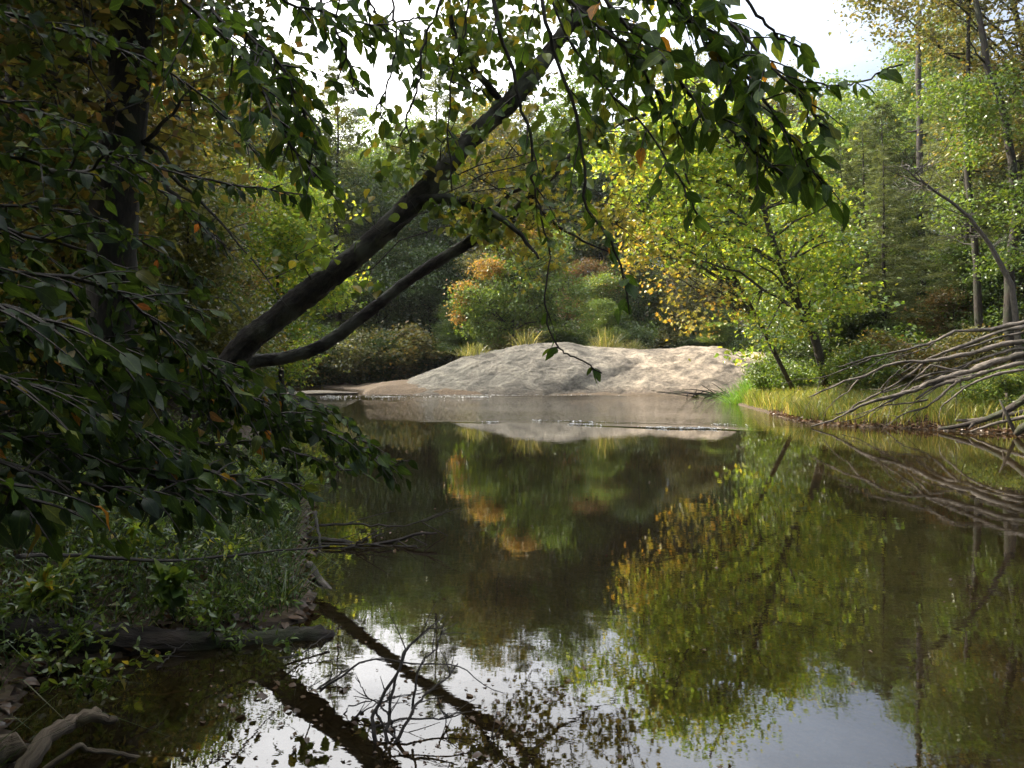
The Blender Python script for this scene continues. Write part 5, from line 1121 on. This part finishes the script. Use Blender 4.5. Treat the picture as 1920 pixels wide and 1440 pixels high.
# ------------------------------------------------------------------ sky, sun, camera
SUN_AZ, SUN_EL = -62.0, 40.0          # azimuth from the view direction (negative = left)
W = bpy.data.worlds.new('World'); SC.world = W; W.use_nodes = True
nt = W.node_tree; nt.nodes.clear()
out = nt.nodes.new('ShaderNodeOutputWorld'); bg = nt.nodes.new('ShaderNodeBackground')
sky = nt.nodes.new('ShaderNodeTexSky'); sky.sky_type = 'NISHITA'; sky.sun_disc = False
sky.sun_elevation = math.radians(SUN_EL); sky.sun_rotation = math.radians(SUN_AZ)
sky.air_density = 1.0; sky.dust_density = 2.0; sky.ozone_density = 1.2
tc = nt.nodes.new('ShaderNodeTexCoord')
mp = nt.nodes.new('ShaderNodeMapping'); mp.inputs['Scale'].default_value = (1.2, 1.2, 3.2); nt.links.new(tc.outputs['Generated'], mp.inputs['Vector'])
ns = N(nt, 'ShaderNodeTexNoise', Scale=1.6, Detail=7.0, Roughness=.6, Distortion=.5); nt.links.new(mp.outputs[0], ns.inputs['Vector'])
cm = ramp(nt, ns.outputs['Fac'], [(.32, (.55, .55, .55)), (.60, (1, 1, 1))])
# thin cloud scatters sunlight forward: bright round the sun, dim away from it
az, el = math.radians(SUN_AZ), math.radians(SUN_EL)
dt = N(nt, 'ShaderNodeVectorMath', operation='DOT_PRODUCT'); nt.links.new(tc.outputs['Generated'], dt.inputs[0])
dt.inputs[1].default_value = (math.sin(az) * math.cos(el), math.cos(az) * math.cos(el), math.sin(el))
cv = nt.nodes.new('ShaderNodeFloatCurve')
cu = cv.mapping.curves[0]
cu.points[0].location = (0, .07); cu.points[1].location = (1, 1)
for q in ((.5, .09), (.6, .2), (.68, .34), (.78, .68), (.87, .8)): cu.points.new(*q)
cv.mapping.update()
d01 = N(nt, 'ShaderNodeMath', operation='MULTIPLY_ADD'); nt.links.new(dt.outputs['Value'], d01.inputs[0]); d01.inputs[1].default_value = .5; d01.inputs[2].default_value = .5
nt.links.new(d01.outputs[0], cv.inputs['Value'])
cb = N(nt, 'ShaderNodeVectorMath', operation='SCALE'); cb.inputs[0].default_value = (48, 48, 49); nt.links.new(cv.outputs[0], cb.inputs['Scale'])
mx = nt.nodes.new('ShaderNodeMix'); mx.data_type = 'RGBA'; nt.links.new(cm, mx.inputs[0]); nt.links.new(sky.outputs[0], mx.inputs[6])
tint = ramp(nt, d01.outputs[0], [(.45, (.58, .73, 1.0)), (.68, (.76, .86, 1.0)), (.8, (1, .99, .97))])
cbt = N(nt, 'ShaderNodeVectorMath', operation='MULTIPLY'); nt.links.new(cb.outputs[0], cbt.inputs[0]); nt.links.new(tint, cbt.inputs[1]); nt.links.new(cbt.outputs[0], mx.inputs[7])
nt.links.new(mx.outputs[2], bg.inputs['Color']); bg.inputs['Strength'].default_value = .055
nt.links.new(bg.outputs[0], out.inputs['Surface'])

sl = bpy.data.lights.new('sun', 'SUN'); sl.energy = 5.0; sl.angle = math.radians(.5); sl.color = (1, .90, .74)
so = bpy.data.objects.new('sun', sl); COL.objects.link(so)
az, el = math.radians(SUN_AZ), math.radians(SUN_EL)
import mathutils
sd = mathutils.Vector((math.sin(az) * math.cos(el), math.cos(az) * math.cos(el), math.sin(el)))
so.rotation_euler = sd.to_track_quat('Z', 'Y').to_euler()

cam = bpy.data.cameras.new('camera'); co = bpy.data.objects.new('camera', cam); COL.objects.link(co)
co.location = (0, 0, CH); co.rotation_euler = (math.pi / 2, 0, 0)
cam.sensor_width = 36; cam.lens = F / 1920 * 36; cam.shift_y = -(720 - HZ) / 1920
cam.clip_start = .05; cam.clip_end = 1000
SC.camera = co
SC.view_settings.view_transform = 'Standard'; SC.view_settings.look = 'None'; SC.view_settings.gamma = 1
SC.view_settings.exposure = 1.22
cy = SC.cycles
cy.max_bounces = 7; cy.diffuse_bounces = 3; cy.glossy_bounces = 3; cy.transmission_bounces = 4; cy.transparent_max_bounces = 8; cy.volume_bounces = 0
cy.caustics_reflective = False; cy.caustics_refractive = False; cy.sample_clamp_indirect = 8; cy.blur_glossy = .3
cy.use_denoising = True; cy.use_adaptive_sampling = True; cy.adaptive_threshold = .02
